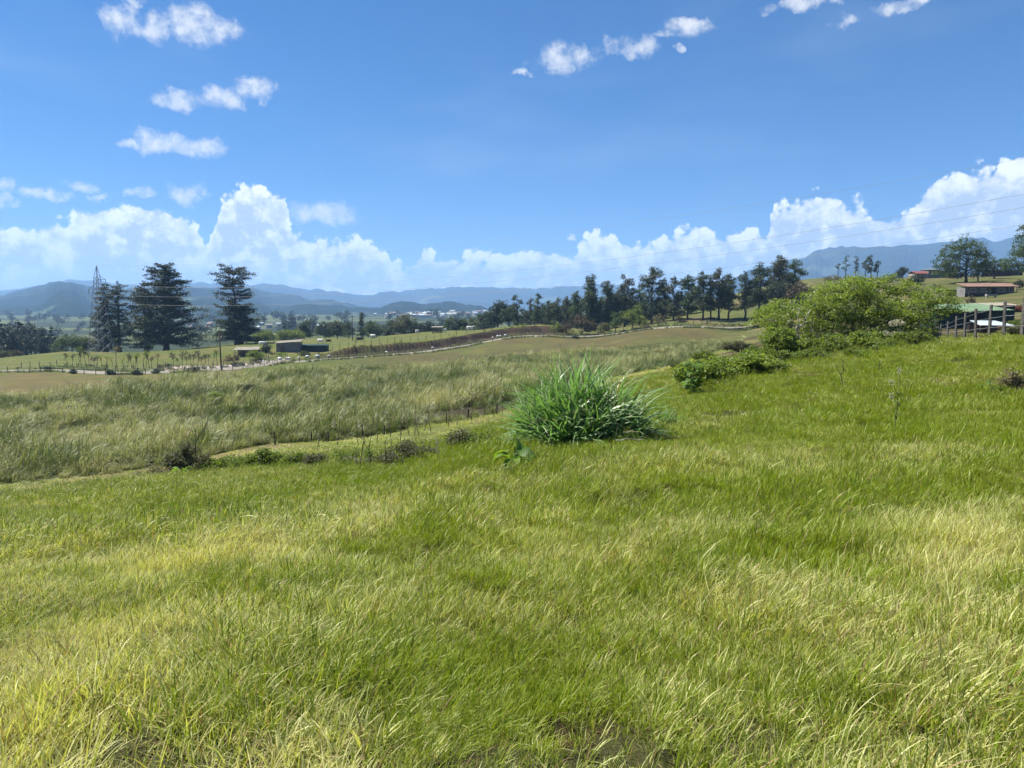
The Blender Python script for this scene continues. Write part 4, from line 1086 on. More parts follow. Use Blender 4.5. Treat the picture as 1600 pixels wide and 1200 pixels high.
# ------------------------------------------------------------------ the sprawling shrub on the ridge, with its thicket
def sprawling_shrub():
    px, Y = 1310, 43.0
    bx, by, bz = at(px, Y)
    g = np.random.default_rng(401)
    lob_px = [(1212, 500, 26), (1232, 488, 26), (1255, 478, 28), (1280, 470, 27), (1302, 460, 25), (1325, 452, 22), (1350, 448, 22), (1374, 444, 19), (1398, 446, 20), (1420, 454, 20), (1440, 466, 20), (1452, 482, 18),
              (1245, 510, 26), (1275, 500, 30), (1310, 492, 32), (1345, 486, 32), (1380, 482, 30), (1412, 486, 28), (1438, 498, 20), (1262, 528, 22), (1300, 524, 26), (1340, 520, 28), (1380, 514, 26), (1412, 512, 20), (1200, 520, 16), (1235, 538, 16), (1285, 540, 18), (1340, 540, 20), (1390, 534, 20), (1430, 526, 18), (1192, 500, 13), (1462, 470, 12)]
    root = empty('sprawling_shrub', (bx, by, bz))
    wood = MB(); parts = []; stick = MB()
    stems = [np.array([x, y, -0.2]) for x, y in ((-2.2, 0.2), (-0.6, 0.6), (0.9, -.2), (2.3, .5), (-1.2, -.6))]
    for i, (lx, ly, lr) in enumerate(lob_px):
        r = lr / F * Y * 1.05
        c0 = np.array([(lx - px) / F * Y, g.uniform(-1.6, 1.6), top_z(ly, Y) - bz])
        s = stems[int(np.argmin([abs(c0[0] - q[0] * 1.6) for q in stems]))]
        wood.tube(bent(s, c0, 7, g, 0.07, .05), np.linspace(.09, .02, 7), 6, cap=False)
        for k in range(6):
            d = g.normal(0, 1, 3); d /= np.linalg.norm(d); d[2] = abs(d[2]) * .7
            wood.tube(bent(c0 - d * r * .2, c0 + d * r * .95, 5, g, .08), np.linspace(.025, .006, 5), 4, cap=False)
        n = int(250 * (r / .9) ** 2)
        d = g.normal(0, 1, (n, 3)); d /= np.linalg.norm(d, axis=1, keepdims=True)
        d[:, 2] = np.where(d[:, 2] < -.3, d[:, 2] * .4, d[:, 2])
        rr = r * g.uniform(.7, 1.2, n)
        c = c0 + d * rr[:, None] * [1, 1.1, .85]
        hole = vnoise(c[:, 0] / .45 + 31, c[:, 2] / .30 + c[:, 1] * .7, 402)
        # leaves are thin on the dying left part, where the branches show
        thin = 0.42 + 0.24 * math.exp(-(((lx - 1245) / 38) ** 2 + ((ly - 515) / 26) ** 2))
        c = c[hole > thin]
        parts.append(leaf_cloud(c, 8, .2, .13, g, flat=.4, up=.6, aspect=.45))
        n2 = int(170 * (r / .9) ** 2)                                   # outermost sprays
        d = g.normal(0, 1, (n2, 3)); d /= np.linalg.norm(d, axis=1, keepdims=True); d[:, 2] = np.abs(d[:, 2]) - .35
        c = c0 + d * (r * g.uniform(.9, 1.5, n2))[:, None] * [1, 1.15, .85]
        c = c[vnoise(c[:, 0] / .5 + 7, c[:, 2] / .35 + c[:, 1] * .5, 403) > thin]
        parts.append(leaf_cloud(c, 8, .22, .125, g, flat=.35, up=.4, aspect=.45))
    # bare bleached limbs on the left
    for (a, b, r) in [((1228, 532), (1222, 510), .06), ((1222, 510), (1208, 503), .045), ((1226, 514), (1236, 502), .05), ((1236, 502), (1247, 478), .035), ((1224, 512), (1225, 480), .03), ((1208, 503), (1213, 500), .03),
                      ((1245, 520), (1246, 496), .03), ((1288, 496), (1293, 481), .045), ((1268, 512), (1273, 500), .03), ((1335, 520), (1352, 508), .04), ((1256, 530), (1262, 508), .03), ((1216, 540), (1214, 520), .05), ((1325, 530), (1350, 512), .03), ((1236, 502), (1230, 486), .025)]:
        pa = np.array([(a[0] - px) / F * (Y - 1.6), -1.6, top_z(a[1], Y - 1.6) - bz]); pb = np.array([(b[0] - px) / F * (Y - 1.6), -1.7, top_z(b[1], Y - 1.6) - bz])
        MB().tube(bent(pa, pb, 5, g, .05), np.linspace(r, r * .55, 5), 5).build('dead_limb', B_pale, root, smooth=True)
    wood.build('branches', B_grey, root, smooth=True)
    foliage('foliage', parts, L_bush, root)
    tag(root, 'sprawling bright green shrub as big as a house on the ridge', 'shrub')
sprawling_shrub()
def thicket(px, Y, py, wpx, seed, mat, label, leaf=.09, per=11, dens=2.2, name='thicket_bush', fl=.75, spr=.13, gap=.3, n=7, cat='bush', group=None):
    g = np.random.default_rng(seed)
    bx, by, bz = at(px, Y); h = hpx(px, py, Y); rx = wpx / F * Y * .5
    root = empty(name, (bx, by, bz)); wood = MB(); parts = []
    for k in range(n):
        q = rx * .75 * g.uniform(-1, 1); r = min(h * .5, rx * .6) * g.uniform(.7, 1.1)
        c0 = np.array([q, g.uniform(-.5, .5) * rx, max(r * .45, (h - r * .8) * g.uniform(.35, 1.) * (1 - .35 * (q / rx) ** 2))])
        wood.tube(bent((q * .12, 0, -.1), c0, 5, g, .06), np.linspace(.03, .008, 5), 5, cap=False)
        for _ in range(3):
            d = g.normal(0, 1, 3); d /= np.linalg.norm(d); d[2] = abs(d[2])
            wood.tube(bent(c0, c0 + d * r * 1.15, 4, g, .08), np.linspace(.012, .004, 4), 4, cap=False)
        m = int(150 * dens * (r / .6) ** 2 * (.09 / leaf) ** 1.2) + 12
        d = g.normal(0, 1, (m, 3)); d /= np.linalg.norm(d, axis=1, keepdims=True); d[:, 2] = np.where(d[:, 2] < -.4, d[:, 2] * .5, d[:, 2])
        c = c0 + d * (r * g.uniform(.4, 1.1, m))[:, None] * [1, 1, fl]
        c = c[vnoise(c[:, 0] / .3 + 5, c[:, 2] / .3 + c[:, 1], seed) > gap]
        if len(c): parts.append(leaf_cloud(c, per, spr, leaf, g, flat=.6, up=.5))
    wood.build('stems', B_grey, root, smooth=True); foliage('foliage', parts, mat, root)
    tag(root, label, cat, group); return root
thicket(1205, 32, 538, 80, 411, L_under, 'low green thicket at the left foot of the sprawling shrub')
thicket(1218, 38, 508, 74, 427, L_bush, 'leafy green growth hiding the left stems of the sprawling shrub', leaf=.12)
thicket(1345, 38, 515, 90, 428, L_bush, 'leafy green growth hiding the middle stems of the sprawling shrub', leaf=.12)
thicket(1290, 37, 520, 70, 429, L_under, 'dull green growth between the stems of the sprawling shrub', leaf=.11)
thicket(1262, 31, 541, 100, 412, L_under, 'dull green thicket below the bleached limbs')
thicket(1325, 31, 541, 104, 413, L_under, 'mounded vine thicket below the middle of the sprawling shrub')
thicket(1385, 33, 530, 96, 414, L_under, 'dark green vine mound below the right half of the shrub')
thicket(1432, 38, 514, 76, 415, L_under, 'green thicket at the left end of the post fence')
thicket(1400, 39, 495, 34, 416, L_silver, 'silvery seeding plumes in front of the shrub', leaf=.1, gap=.45, dens=.5, name='plume_plant', cat='plant')
thicket(1451, 44, 494, 36, 417, L_silver, 'silvery seeding plumes beside the first fence post', leaf=.1, gap=.5, dens=.5, name='plume_plant', cat='plant')
thicket(1112, 26.5, 549, 104, 418, L_bush, 'yellow green bush left of the sprawling shrub, leafy to the ground', n=11, leaf=.13, name='leafy_bush')
thicket(1168, 27.5, 546, 116, 419, L_bush, 'yellow green bush between the leafy bush and the sprawling shrub', n=12, leaf=.13, name='leafy_bush')
thicket(1190, 30, 580, 40, 420, L_dry, 'dry weedy tangle in front of the yellow green bushes', leaf=.07, gap=.45, dens=.6)
thicket(1100, 60, 548, 46, 421, L_under, 'green brush beyond the yellow green bushes', leaf=.12)
thicket(1150, 75, 532, 60, 422, L_olive, 'olive brush on the valley side left of the shrub', leaf=.14, spr=.2)
thicket(1545, 47, 523, 44, 423, L_dry, 'dry weeds between the fence posts', leaf=.07, gap=.45, dens=.6)
thicket(1592, 40, 508, 26, 424, L_olive, 'leafy weed at the right end of the post fence', leaf=.1, gap=.35)
thicket(1500, 56, 521, 40, 425, L_dry, 'brownish weeds at the far fence posts', leaf=.08, gap=.45, dens=.6)
thicket(1582, 17, 575, 46, 426, L_dry, 'brownish dry weed clump at the right edge of the meadow', leaf=.05, gap=.4, dens=.5)
# shrubs on the left slope
brown_shrub = thicket(298, 30, 688, 66, 431, L_olive, 'dark brownish shrub with a dead forked stem at the reed edge', leaf=.075)
thicket(345, 30, 710, 56, 432, L_under, 'low green shrub right of the brownish shrub', leaf=.08)
thicket(420, 29, 695, 60, 433, L_under, 'leafy green shrub in the middle of the grazed strip', leaf=.08)
thicket(465, 28, 706, 60, 434, L_under, 'low leafy weed patch right of the middle shrub', leaf=.08, gap=.4)
thicket(600, 23, 700, 110, 435, L_olive, 'tangled dry bush on the slope left of the giant grass', leaf=.06, gap=.45, dens=.7)
thicket(690, 21, 684, 100, 436, L_olive, 'tangled weeds just left of the giant grass', leaf=.06, gap=.45, dens=.7)
thicket(760, 19, 672, 80, 437, L_under, 'green weeds at the left foot of the giant grass', leaf=.07, gap=.4, dens=.8)
thicket(384, 100, 597, 20, 438, L_olive, 'dark round bush standing among the reeds', leaf=.2, spr=.3)
thicket(330, 92, 612, 32, 439, L_under, 'green bush among the reeds left of the dark round bush', leaf=.2, spr=.3)
thicket(103, 86, 634, 22, 440, L_for, 'small dark bush among the reeds at the left', leaf=.18, spr=.25)
thicket(1058, 60, 566, 26, 441, L_olive, 'dark weed on the bare tan patch', leaf=.09, gap=.4)
thicket(385, 29, 708, 60, 442, L_under, 'low green shrub between the two left hand shrubs', leaf=.08)
thicket(512, 27, 706, 76, 443, L_olive, 'loose olive weed patch right of the low leafy weeds', leaf=.07, gap=.4, dens=1.5)
thicket(552, 25, 696, 76, 444, L_under, 'green weed tangle on the slope near the stub posts', leaf=.07, gap=.42, dens=1.5)
thicket(645, 22, 684, 84, 445, L_olive, 'olive weed tangle midway between stub posts and giant grass', leaf=.06, gap=.42, dens=1.5)
thicket(725, 19.5, 668, 70, 446, L_olive, 'feathery olive weeds close left of the giant grass', leaf=.06, gap=.42, dens=1.5)
thicket(245, 33, 722, 50, 447, L_dry, 'pale dry scrub left of the brownish shrub', leaf=.07, gap=.42, dens=1.2)
d_ = MB(); bx, by, bz = at(298, 30.5)
for a, b, r in (((0, 0, 0), (.25, 0, 1.4), .03), ((.25, 0, 1.4), (.75, .1, 2.35), .02), ((.25, 0, 1.4), (.45, -.1, 2.0), .014), ((.75, .1, 2.35), (.95, .1, 2.5), .012)):
    d_.tube(bent(a, b, 5, g0, .04), np.linspace(r, r * .5, 5), 5)
d_.build('dead_stem', B_dark, brown_shrub)

# ------------------------------------------------------------------ giant grass clump in the middle
G_giant = grass_mat('giant_grass_leaf', (0.110, 0.195, 0.055), (0.190, 0.290, 0.105), (0.48, 0.55, 0.34), (0.20, 0.15, 0.07), trans=0.33, gloss=0.6, tipdry=0.3, tmul=(1.2, 1.5, .7))
def giant_grass(px, Y, wpx, py, seed, n, name, label, rmul=1.0, w=.054):
    bx, by, bz = at(px, Y); h = hpx(px, py, Y); R = wpx / F * Y * .5
    root = empty(name, (bx, by, bz)); g = np.random.default_rng(seed)
    V, q, t, r_, tt = [], [], [], [], []; c = 0
    for k in range(n):
        a = g.uniform(0, 6.28); u = math.sqrt(g.uniform(0, 1)); x, y = u * R * .72 * math.cos(a), u * R * .62 * math.sin(a)
        hh = 1.3 * h * (1.0 - .50 * u ** 1.8) * g.uniform(.72, 1.05)
        vv, qq, t3, rr, t4 = blades(n=6, r=.05, L=(hh * .75, hh * 1.22), w=w, lean=(.02 + .15 * u, .22 + .5 * u), curl=(.5, 1.9), seg=6, seed=int(g.integers(1 << 30)))
        # each shoot leans outwards
        th = .55 * u ** 1.3 * g.uniform(.5, 1.2); ca, sa = math.cos(a), math.sin(a)
        vx = vv[:, 0] * ca + vv[:, 1] * sa; vy = -vv[:, 0] * sa + vv[:, 1] * ca
        vx2 = vx * math.cos(th) + vv[:, 2] * math.sin(th); z2 = -vx * math.sin(th) + vv[:, 2] * math.cos(th)
        vv = np.stack([vx2 * ca - vy * sa + x, vx2 * sa + vy * ca + y, np.maximum(z2, .01)], -1)
        V.append(vv); q.append(qq + c); t.append(t3 + c); r_.append(rr); tt.append(t4); c += len(vv)
    lf = mk('leaf_blades', np.concatenate(V), [np.concatenate(t), np.concatenate(q)], G_giant, root, {'rnd': ('FLOAT', 'POINT', np.concatenate(r_)), 'tt': ('FLOAT', 'POINT', np.concatenate(tt))}, smooth=True)
    lf['kind'] = 'stuff'
    # withered leaves lying round the foot
    dv = patch('withered_leaves', G_near, 26, R * .9, seed + 5, [dict(n=5, r=.12, L=(.3, .7), w=.02, lean=(.8, 1.4), curl=(.1, .6), seg=4)], .6, 1.1)
    COL.objects.link(dv); dv.parent = root; dv.data.materials.clear(); dv.data.materials.append(G_wither); dv['kind'] = 'stuff'
    st = MB()
    for k in range(60):
        a = g.uniform(0, 6.28); u = math.sqrt(g.uniform(0, 1)); x, y = u * R * .6 * math.cos(a), u * R * .5 * math.sin(a)
        st.tube([(x, y, -.05), (x * 1.15, y * 1.15, h * .3)], [.012, .008], 5)
    s = st.build('canes', leaf_stem, root); s['kind'] = 'stuff'
    tag(root, label, 'grass clump'); return root
G_wither = simple('withered_leaf', (0.30, 0.23, 0.13), (0.19, 0.13, 0.07), 4)
leaf_stem = simple('green_cane', (0.09, 0.14, 0.04), (0.14, 0.15, 0.06), 4, .6)
giant_grass(910, 15.2, 222, 560, 501, 250, 'giant_grass', 'giant grass clump with long arching green blades in mid slope')
giant_grass(1046, 17.5, 34, 622, 502, 9, 'tall_grass', 'small tuft of tall yellow green grass right of the giant clump', w=.028)
giant_grass(812, 15.8, 44, 655, 503, 12, 'tall_grass', 'short tuft of coarse grass at the left of the giant clump', w=.028)

# ------------------------------------------------------------------ broad leaved weeds: each leaf a part
def leaf_mesh(name, L, W, mat, lobes=0, seed=0, fold=.25):
    k = 9; s = np.linspace(0, 1, k); prof = np.sin(np.pi * np.clip(s, .02, .98) ** .8) ** .8
    if lobes: prof = prof * (1 + .22 * np.sin(s * lobes * 6.28))
    x = s * L; z = .18 * L * np.sin(s * 2.4) - .25 * L * s ** 2
    A = np.stack([x, -W * .5 * prof, z + fold * W * .5 * prof], -1); C = np.stack([x, 0 * x, z], -1); B = np.stack([x, W * .5 * prof, z + fold * W * .5 * prof], -1)
    V = np.concatenate([A, C, B]); i = np.arange(k - 1)
    Fq = np.concatenate([np.stack([i, i + 1, k + i + 1, k + i], -1), np.stack([k + i, k + i + 1, 2 * k + i + 1, 2 * k + i], -1)])
    o = mk(name, V, Fq, mat, link=False, attrs={'rnd': ('FLOAT', 'POINT', np.full(3 * k, .2 + .6 * random.random()))}, smooth=True)
    return o.data
L_weed = leafy('broad_weed_leaf', (0.055, 0.115, 0.018), (0.085, 0.155, 0.026), trans=.4, spec=.2, rough=.5)
L_weed2 = leafy('bright_weed_leaf', (0.09, 0.17, 0.02), (0.16, 0.24, 0.035), trans=.4, spec=.2, rough=.5)  # brighter green variant of the weed leaf
def broad_weed(px, Y, n, L, W, hgt, seed, label, mats, name='broad_leaved_weed', lobes=0):
    bx, by, bz = at(px, Y); root = empty(name, (bx, by, bz)); g = np.random.default_rng(seed)
    mes = [leaf_mesh('leaf', L, W, m, lobes, seed + i) for i, m in enumerate(mats)]
    st = MB()
    tp = bent((0, 0, -.1), (g.normal(0, .05), 0, hgt), 6, g, .03); st.tube(tp, np.linspace(.018, .008, 6), 6)
    for k in range(n):
        u = g.uniform(.15, 1); p = tp[min(5, int(u * 5.99))]; a = g.uniform(0, 6.28)
        q = p + np.array([math.cos(a), math.sin(a), .5]) * L * .35
        st.tube([p, q], [.006, .004], 4)
        shared('leaf', mes[g.integers(len(mes))], root, tuple(q), (g.normal(0, .3), g.uniform(-.35, .5), a), g.uniform(.7, 1.15))
    st.build('stalk', leaf_stem, root)
    tag(root, label, 'weed'); return root
broad_weed(808, 11.2, 22, .30, .17, .42, 511, 'dark green broad leaved weed below the giant grass', [L_weed, L_weed, L_weed2], lobes=0)
broad_weed(1083, 24, 44, .27, .21, .95, 512, 'large lobed leaf plant right of the giant grass', [L_weed2, L_weed], name='large_leaf_plant', lobes=3)
broad_weed(285, 27, 12, .30, .16, .35, 513, 'bright green leafy weed at the foot of the brownish shrub', [L_weed2])
broad_weed(172, 9.3, 10, .13, .07, .12, 514, 'small grey leaved weed low in the left meadow', [L_olive])
broad_weed(1548, 17, 12, .22, .08, .42, 515, 'dark spiky weed in the meadow near the right edge', [L_weed])
# thistles and dry stalks
def stalk_plant(px, Y, py, seed, label, heads=1, head_r=.05, mat=None, name='dry_stalk', bark=None, group=None, head_mat=None, leafy_=0):
    g = np.random.default_rng(seed); bx, by, bz = at(px, Y); h = max(.25, hpx(px, py, Y)); root = empty(name, (bx, by, bz))
    st = MB(); tp = bent((0, 0, -.08), (g.normal(0, .10) * h, g.normal(0, .05) * h, h), 7, g, .025); st.tube(tp, np.linspace(.011, .004, 7) * (Y / 20 + .5), 5)
    hp = [tp[-1]]
    for k in range(heads - 1):
        p = tp[3 + k % 3]; q = p + np.array([g.choice([-1, 1]) * g.uniform(.08, .2) * h, g.normal(0, .05), g.uniform(.1, .3) * h]); st.tube(bent(p, q, 4, g, .05), np.linspace(.006, .003, 4) * (Y / 20 + .5), 4); hp.append(q)
    st.build('stem', bark or B_dry, root)
    for p in hp:
        V, Fq, r_ = leaf_cloud(np.array([p]) + g.normal(0, head_r * .5, (6, 3)), 8, head_r, head_r * .7, g)
        o = foliage('seed_head', [(V, Fq, r_)], head_mat or L_silver, root)
    if leafy_:
        foliage('leaves', [leaf_cloud(tp[1:5], leafy_, .06, .07, g)], L_under, root)
    tag(root, label, 'weed', group); return root
B_dry = simple('dry_stem', (0.20, 0.15, 0.09), (0.11, 0.08, 0.05), 6)
B_stem_dark = simple('dark_stem', (0.07, 0.055, 0.04), (0.035, 0.03, 0.022), 6)
stalk_plant(1396, 12.5, 578, 521, 'tall thistle with two pale flower heads in the right meadow', 3, .035, bark=leaf_stem, name='thistle', leafy_=8)
stalk_plant(1315, 22, 563, 522, 'small dark weed stalk left of the thistle', 2, .03, bark=B_stem_dark, head_mat=L_olive)
stalk_plant(1372, 24, 566, 523, 'small dark weed stalk behind the thistle', 2, .03, bark=B_stem_dark, head_mat=L_olive)
wl = [(590, 47, 650), (612, 48, 645), (626, 50, 640), (648, 50, 622), (662, 51, 640), (672, 50, 632), (700, 52, 603), (712, 52, 622), (738, 53, 597), (756, 54, 616), (772, 53, 600), (655, 49, 650), (640, 49, 625), (560, 46, 655), (528, 46, 652), (497, 46, 654), (785, 52, 612)]
for i, (px, Y, py) in enumerate(wl):
    stalk_plant(px, Y, py, 530 + i, 'dry weed stalk with a pale umbel head at the edge of the reeds', 1 + i % 3, .10, group='dry umbel stalks along the reed edge')
ds = [(560, 23, 655), (577, 22, 665), (605, 21, 690), (632, 20, 668), (660, 20, 700), (700, 19, 678)]
for i, (px, Y, py) in enumerate(ds):
    stalk_plant(px, Y, py, 560 + i, ['leftmost', 'second', 'third', 'fourth', 'fifth', 'rightmost'][i] + ' of six dark leafless stalks on the slope left of the giant grass', 2, .035, bark=B_stem_dark, head_mat=L_olive, group='dark stalks on the slope', name='dark_stalk')
for i, (px, Y, py, lb) in enumerate([(208, 84, 606, 'tall thin pale pole like stem among the reeds'), (76, 86, 622, 'thin bare stem among the reeds at the left'), (172, 40, 745, 'dark weed stalk on the turf strip at the left, larger one'), (128, 40, 752, 'small dark weed on the turf strip at the left')]):
    stalk_plant(px, Y, py, 570 + i, lb, 1, .12 if i < 2 else .1, bark=B_stem_dark, head_mat=L_olive)
# dead twig with a pale stick
tw = MB(); bx, by, bz = at(950, 11.5)
tw.tube(bent((0, 0, -.02), (.10, 0, .42), 6, g0, .05), np.linspace(.008, .004, 6), 5); tw.tube(bent((.09, 0, .36), (.16, .03, .62), 4, g0, .05), np.linspace(.005, .003, 4), 4); tw.tube(bent((.05, 0, .3), (-.06, .02, .5), 4, g0, .05), np.linspace(.005, .003, 4), 4)
o = tw.build('dead_twig', B_stem_dark); o.location = (bx, by, bz); tag(o, 'dark dead twig standing in the grass below the giant clump', 'twig')
tw = MB(); tw.tube(bent((0, 0, .0), (.46, .05, .01), 6, g0, .02), np.linspace(.011, .006, 6), 5)
o = tw.build('fallen_stick', B_pale); bx, by, bz = at(962, 12.3); o.location = (bx, by, bz + .26); tag(o, 'pale fallen stick lying on the grass beside the dead twig', 'stick')
# ------------------------------------------------------------------ lattice pylon and its wires
steel = simple('galvanised_steel', (0.26, 0.27, 0.28), (0.18, 0.19, 0.20), 2, .55, metal=.4)
def bar(root, name, a, b, w, mat):
    a, b = np.asarray(a, float), np.asarray(b, float); d = b - a; L = np.linalg.norm(d); d /= L
    ref = np.array([0, 0, 1.]) if abs(d[2]) < .9 else np.array([1., 0, 0]); u = np.cross(d, ref); u /= np.linalg.norm(u); v = np.cross(d, u)
    V = [p + (u * i + v * j) * w / 2 for p in (a, b) for i, j in ((-1, -1), (1, -1), (1, 1), (-1, 1))]
    return mk(name, V, np.array([(3, 2, 1, 0), (4, 5, 6, 7), (0, 1, 5, 4), (1, 2, 6, 5), (2, 3, 7, 6), (3, 0, 4, 7)]), mat, root)
TX, TY = P(155, 500, 205)[:2]; TZ = Hs(TX, TY); PEAK = 14.6
def pylon():
    root = empty('power_pylon', (TX, TY, TZ), math.radians(-27))
    h = PEAK - TZ
    lv = [(0, 2.3), (.13, 2.02), (.25, 1.77), (.36, 1.54), (.46, 1.33), (.55, 1.14), (.63, .97), (.70, .82), (.76, .70), (.82, .62), (.88, .52)]
    cs = [(-1, -1), (1, -1), (1, 1), (-1, 1)]
    for sx, sy in cs:
        bar(root, 'leg', (sx * 2.3, sy * 2.3, -.3), (sx * .52, sy * .52, h * .88), .10, steel)
        bar(root, 'peak_bar', (sx * .52, sy * .52, h * .88), (0, 0, h), .10, steel)
    for k in range(len(lv) - 1):
        (u0, w0), (u1, w1) = lv[k], lv[k + 1]
        for i in range(4):
            (ax, ay), (bx_, by_) = cs[i], cs[(i + 1) % 4]
            bar(root, 'brace', (ax * w0, ay * w0, h * u0), (bx_ * w1, by_ * w1, h * u1), .045, steel)
            bar(root, 'brace', (bx_ * w0, by_ * w0, h * u0), (ax * w1, ay * w1, h * u1), .045, steel)
    for z, sd, ln in ((.84, 1, 3.6), (.735, -1, 3.9), (.625, 1, 4.2)):
        arm = empty('crossarm'); arm.parent = root
        w = .6
        tip = (sd * ln, 0, h * z)
        for sy in (-1, 1):
            bar(arm, 'arm_bar', (sd * w, sy * w, h * z), tip, .09, steel)
        bar(arm, 'arm_bar', (sd * w, 0, h * (z + .055)), tip, .08, steel)
        ins = MB()
        ins.tube([(tip[0], 0, tip[2]), (tip[0], 0, tip[2] - 1.3)], [.05, .05], 6)
        for j in range(6): ins.tube([(tip[0], 0, tip[2] - .2 - j * .18), (tip[0], 0, tip[2] - .26 - j * .18)], [.12, .12], 8)
        ins.build('insulator', glass_ins, root)
    tag(root, 'grey lattice power pylon standing before the narrow cypress', 'pylon')
    return root
glass_ins = simple('insulator_glaze', (0.16, 0.10, 0.08), None, 3, .3)
pylon()
def wire(name, label, A, B, sag, r, group=None):
    t = np.linspace(0, 1, 70)[:, None]; A, B = np.array(A), np.array(B)
    p = A + (B - A) * t; p[:, 2] -= 4 * sag * (t * (1 - t))[:, 0]
    o = MB().tube(p, r, 5).build(name, wire_mat); tag(o, label, 'power line', group)
wire_mat = simple('conductor', (0.30, 0.31, 0.32), (0.24, 0.245, 0.25), 1, .6, metal=.0)
ca, sa = math.cos(math.radians(-27)), math.sin(math.radians(-27)); hh_ = PEAK - TZ
arm_tip = lambda s, z: (TX + s * ca, TY + s * sa, TZ + hh_ * z - 1.35)
wire('earth_wire', 'thin topmost wire running from the pylon peak across the sky', (TX, TY, PEAK), (130, 80, 33.), 7.0, .018)
wire('conductor', 'upper of the three lower power lines', arm_tip(3.6, .84), (130, 80, 30.), 9.0, .024)
wire('conductor', 'middle of the three lower power lines', arm_tip(-3.9, .735), (130, 80, 27.5), 8.5, .024)
wire('conductor', 'lowest power line crossing above the tree row', arm_tip(4.2, .625), (130, 80, 24.5), 7.5, .022)

# ------------------------------------------------------------------ utility pole
def upole(px, Y, py, label, lean=-.02):
    bx, by, bz = at(px, Y); h = hpx(px, py, Y); root = empty('utility_pole', (bx, by, bz))
    MB().tube([(0, 0, -.5), (lean * h * .5, 0, h * .5), (lean * h, 0, h)], [.17, .14, .11], 8).build('pole', wood_dark, root, smooth=True)
    m = MB().box((-.65, -.06, h - .7), (.65, .06, h - .56)); o = m.build('crossarm', wood_dark, root); o.location = (lean * h, 0, 0)
    tag(root, label, 'pole')
wood_dark = simple('weathered_wood', (0.085, 0.065, 0.05), (0.045, 0.036, 0.03), 5, .95, .4)
upole(346, 153, 515, 'dark leaning utility pole by the bend of the road')
upole(551, 262, 492, 'thin distant utility pole left of the spire shaped conifer', 0)

# ------------------------------------------------------------------ fences
post_mesh = MB().tube([(0, 0, -.2), (.01, 0, .6), (.02, .01, 1.25)], [.06, .055, .05], 5).build('post', wood_dark, link=False).data
def fence(name, pts, step, label, hgt=1.25, wires=2, mat=None, mesh=None, jit=.3, wr=.012, seed=0):
    g = np.random.default_rng(seed); pts = np.asarray(pts, float)
    seg = np.r_[0, np.cumsum(np.linalg.norm(np.diff(pts, axis=0), axis=1))]; n = int(seg[-1] / step)
    x0, y0 = pts[0]; root = empty(name, (x0, y0, Hs(x0, y0))); P0 = np.array(root.location)
    tops = []
    for k in range(n + 1):
        s = min(seg[-1], k * step + g.uniform(-1, 1) * jit); x, y = np.interp(s, seg, pts[:, 0]), np.interp(s, seg, pts[:, 1])
        z = Hs(x, y); sc = g.uniform(.82, 1.15) * hgt / 1.25
        shared('post', mesh or post_mesh, root, (x - P0[0], y - P0[1], z - P0[2]), (g.normal(0, .05), g.normal(0, .05), g.uniform(0, 6)), (1.1, 1.1, sc)); tops.append((x - P0[0], y - P0[1], z - P0[2]))
    tops = np.array(tops)
    for j in range(wires):
        w = tops + [0, 0, hgt * (.45 + .45 * j / max(1, wires - 1))]
        MB().tube(w, wr, 3, cap=False).build('wire', wire_mat, root)
    tag(root, label, 'fence'); return root
rp = lambda x0, x1, off, n=40: [(x, float(road_y(x)) + off) for x in np.linspace(x0, x1, n)]
fence('road_fence', rp(-104, -50, -5.5), 2.4, 'low wooden post fence along the near side of the road at left', 1.2, seed=1)
fence('road_fence', rp(-48, 64, -5.2), 2.8, 'wooden post fence along the near side of the road in the middle', 1.1, seed=2)
fence('road_fence', rp(-104, -52, 5.2), 2.2, 'stake fence behind the road under the young trees', 1.3, seed=3)
fence('pasture_fence', rp(-46, 22, 14.5), 2.6, 'stake fence along the top of the earth bank', 1.35, seed=4)
fence('road_fence', rp(22, 66, 5.4), 2.4, 'stake fence behind the road under the tree row', 1.2, seed=5)
fence('pasture_fence', [(x, 243 + .05 * x) for x in np.linspace(-100, -66, 8)], 3.0, 'far stake fence behind the broadest cypress', 1.3, seed=6)
ed = lambda a, b, off, n=20: [(x, float(near_y(x)) + off) for x in np.linspace(a, b, n)]
fence('reed_fence', ed(-17, 6, -.6), 2.1, 'rotten stub posts along the near edge of the reeds', .85, wires=0, seed=7, jit=.8)
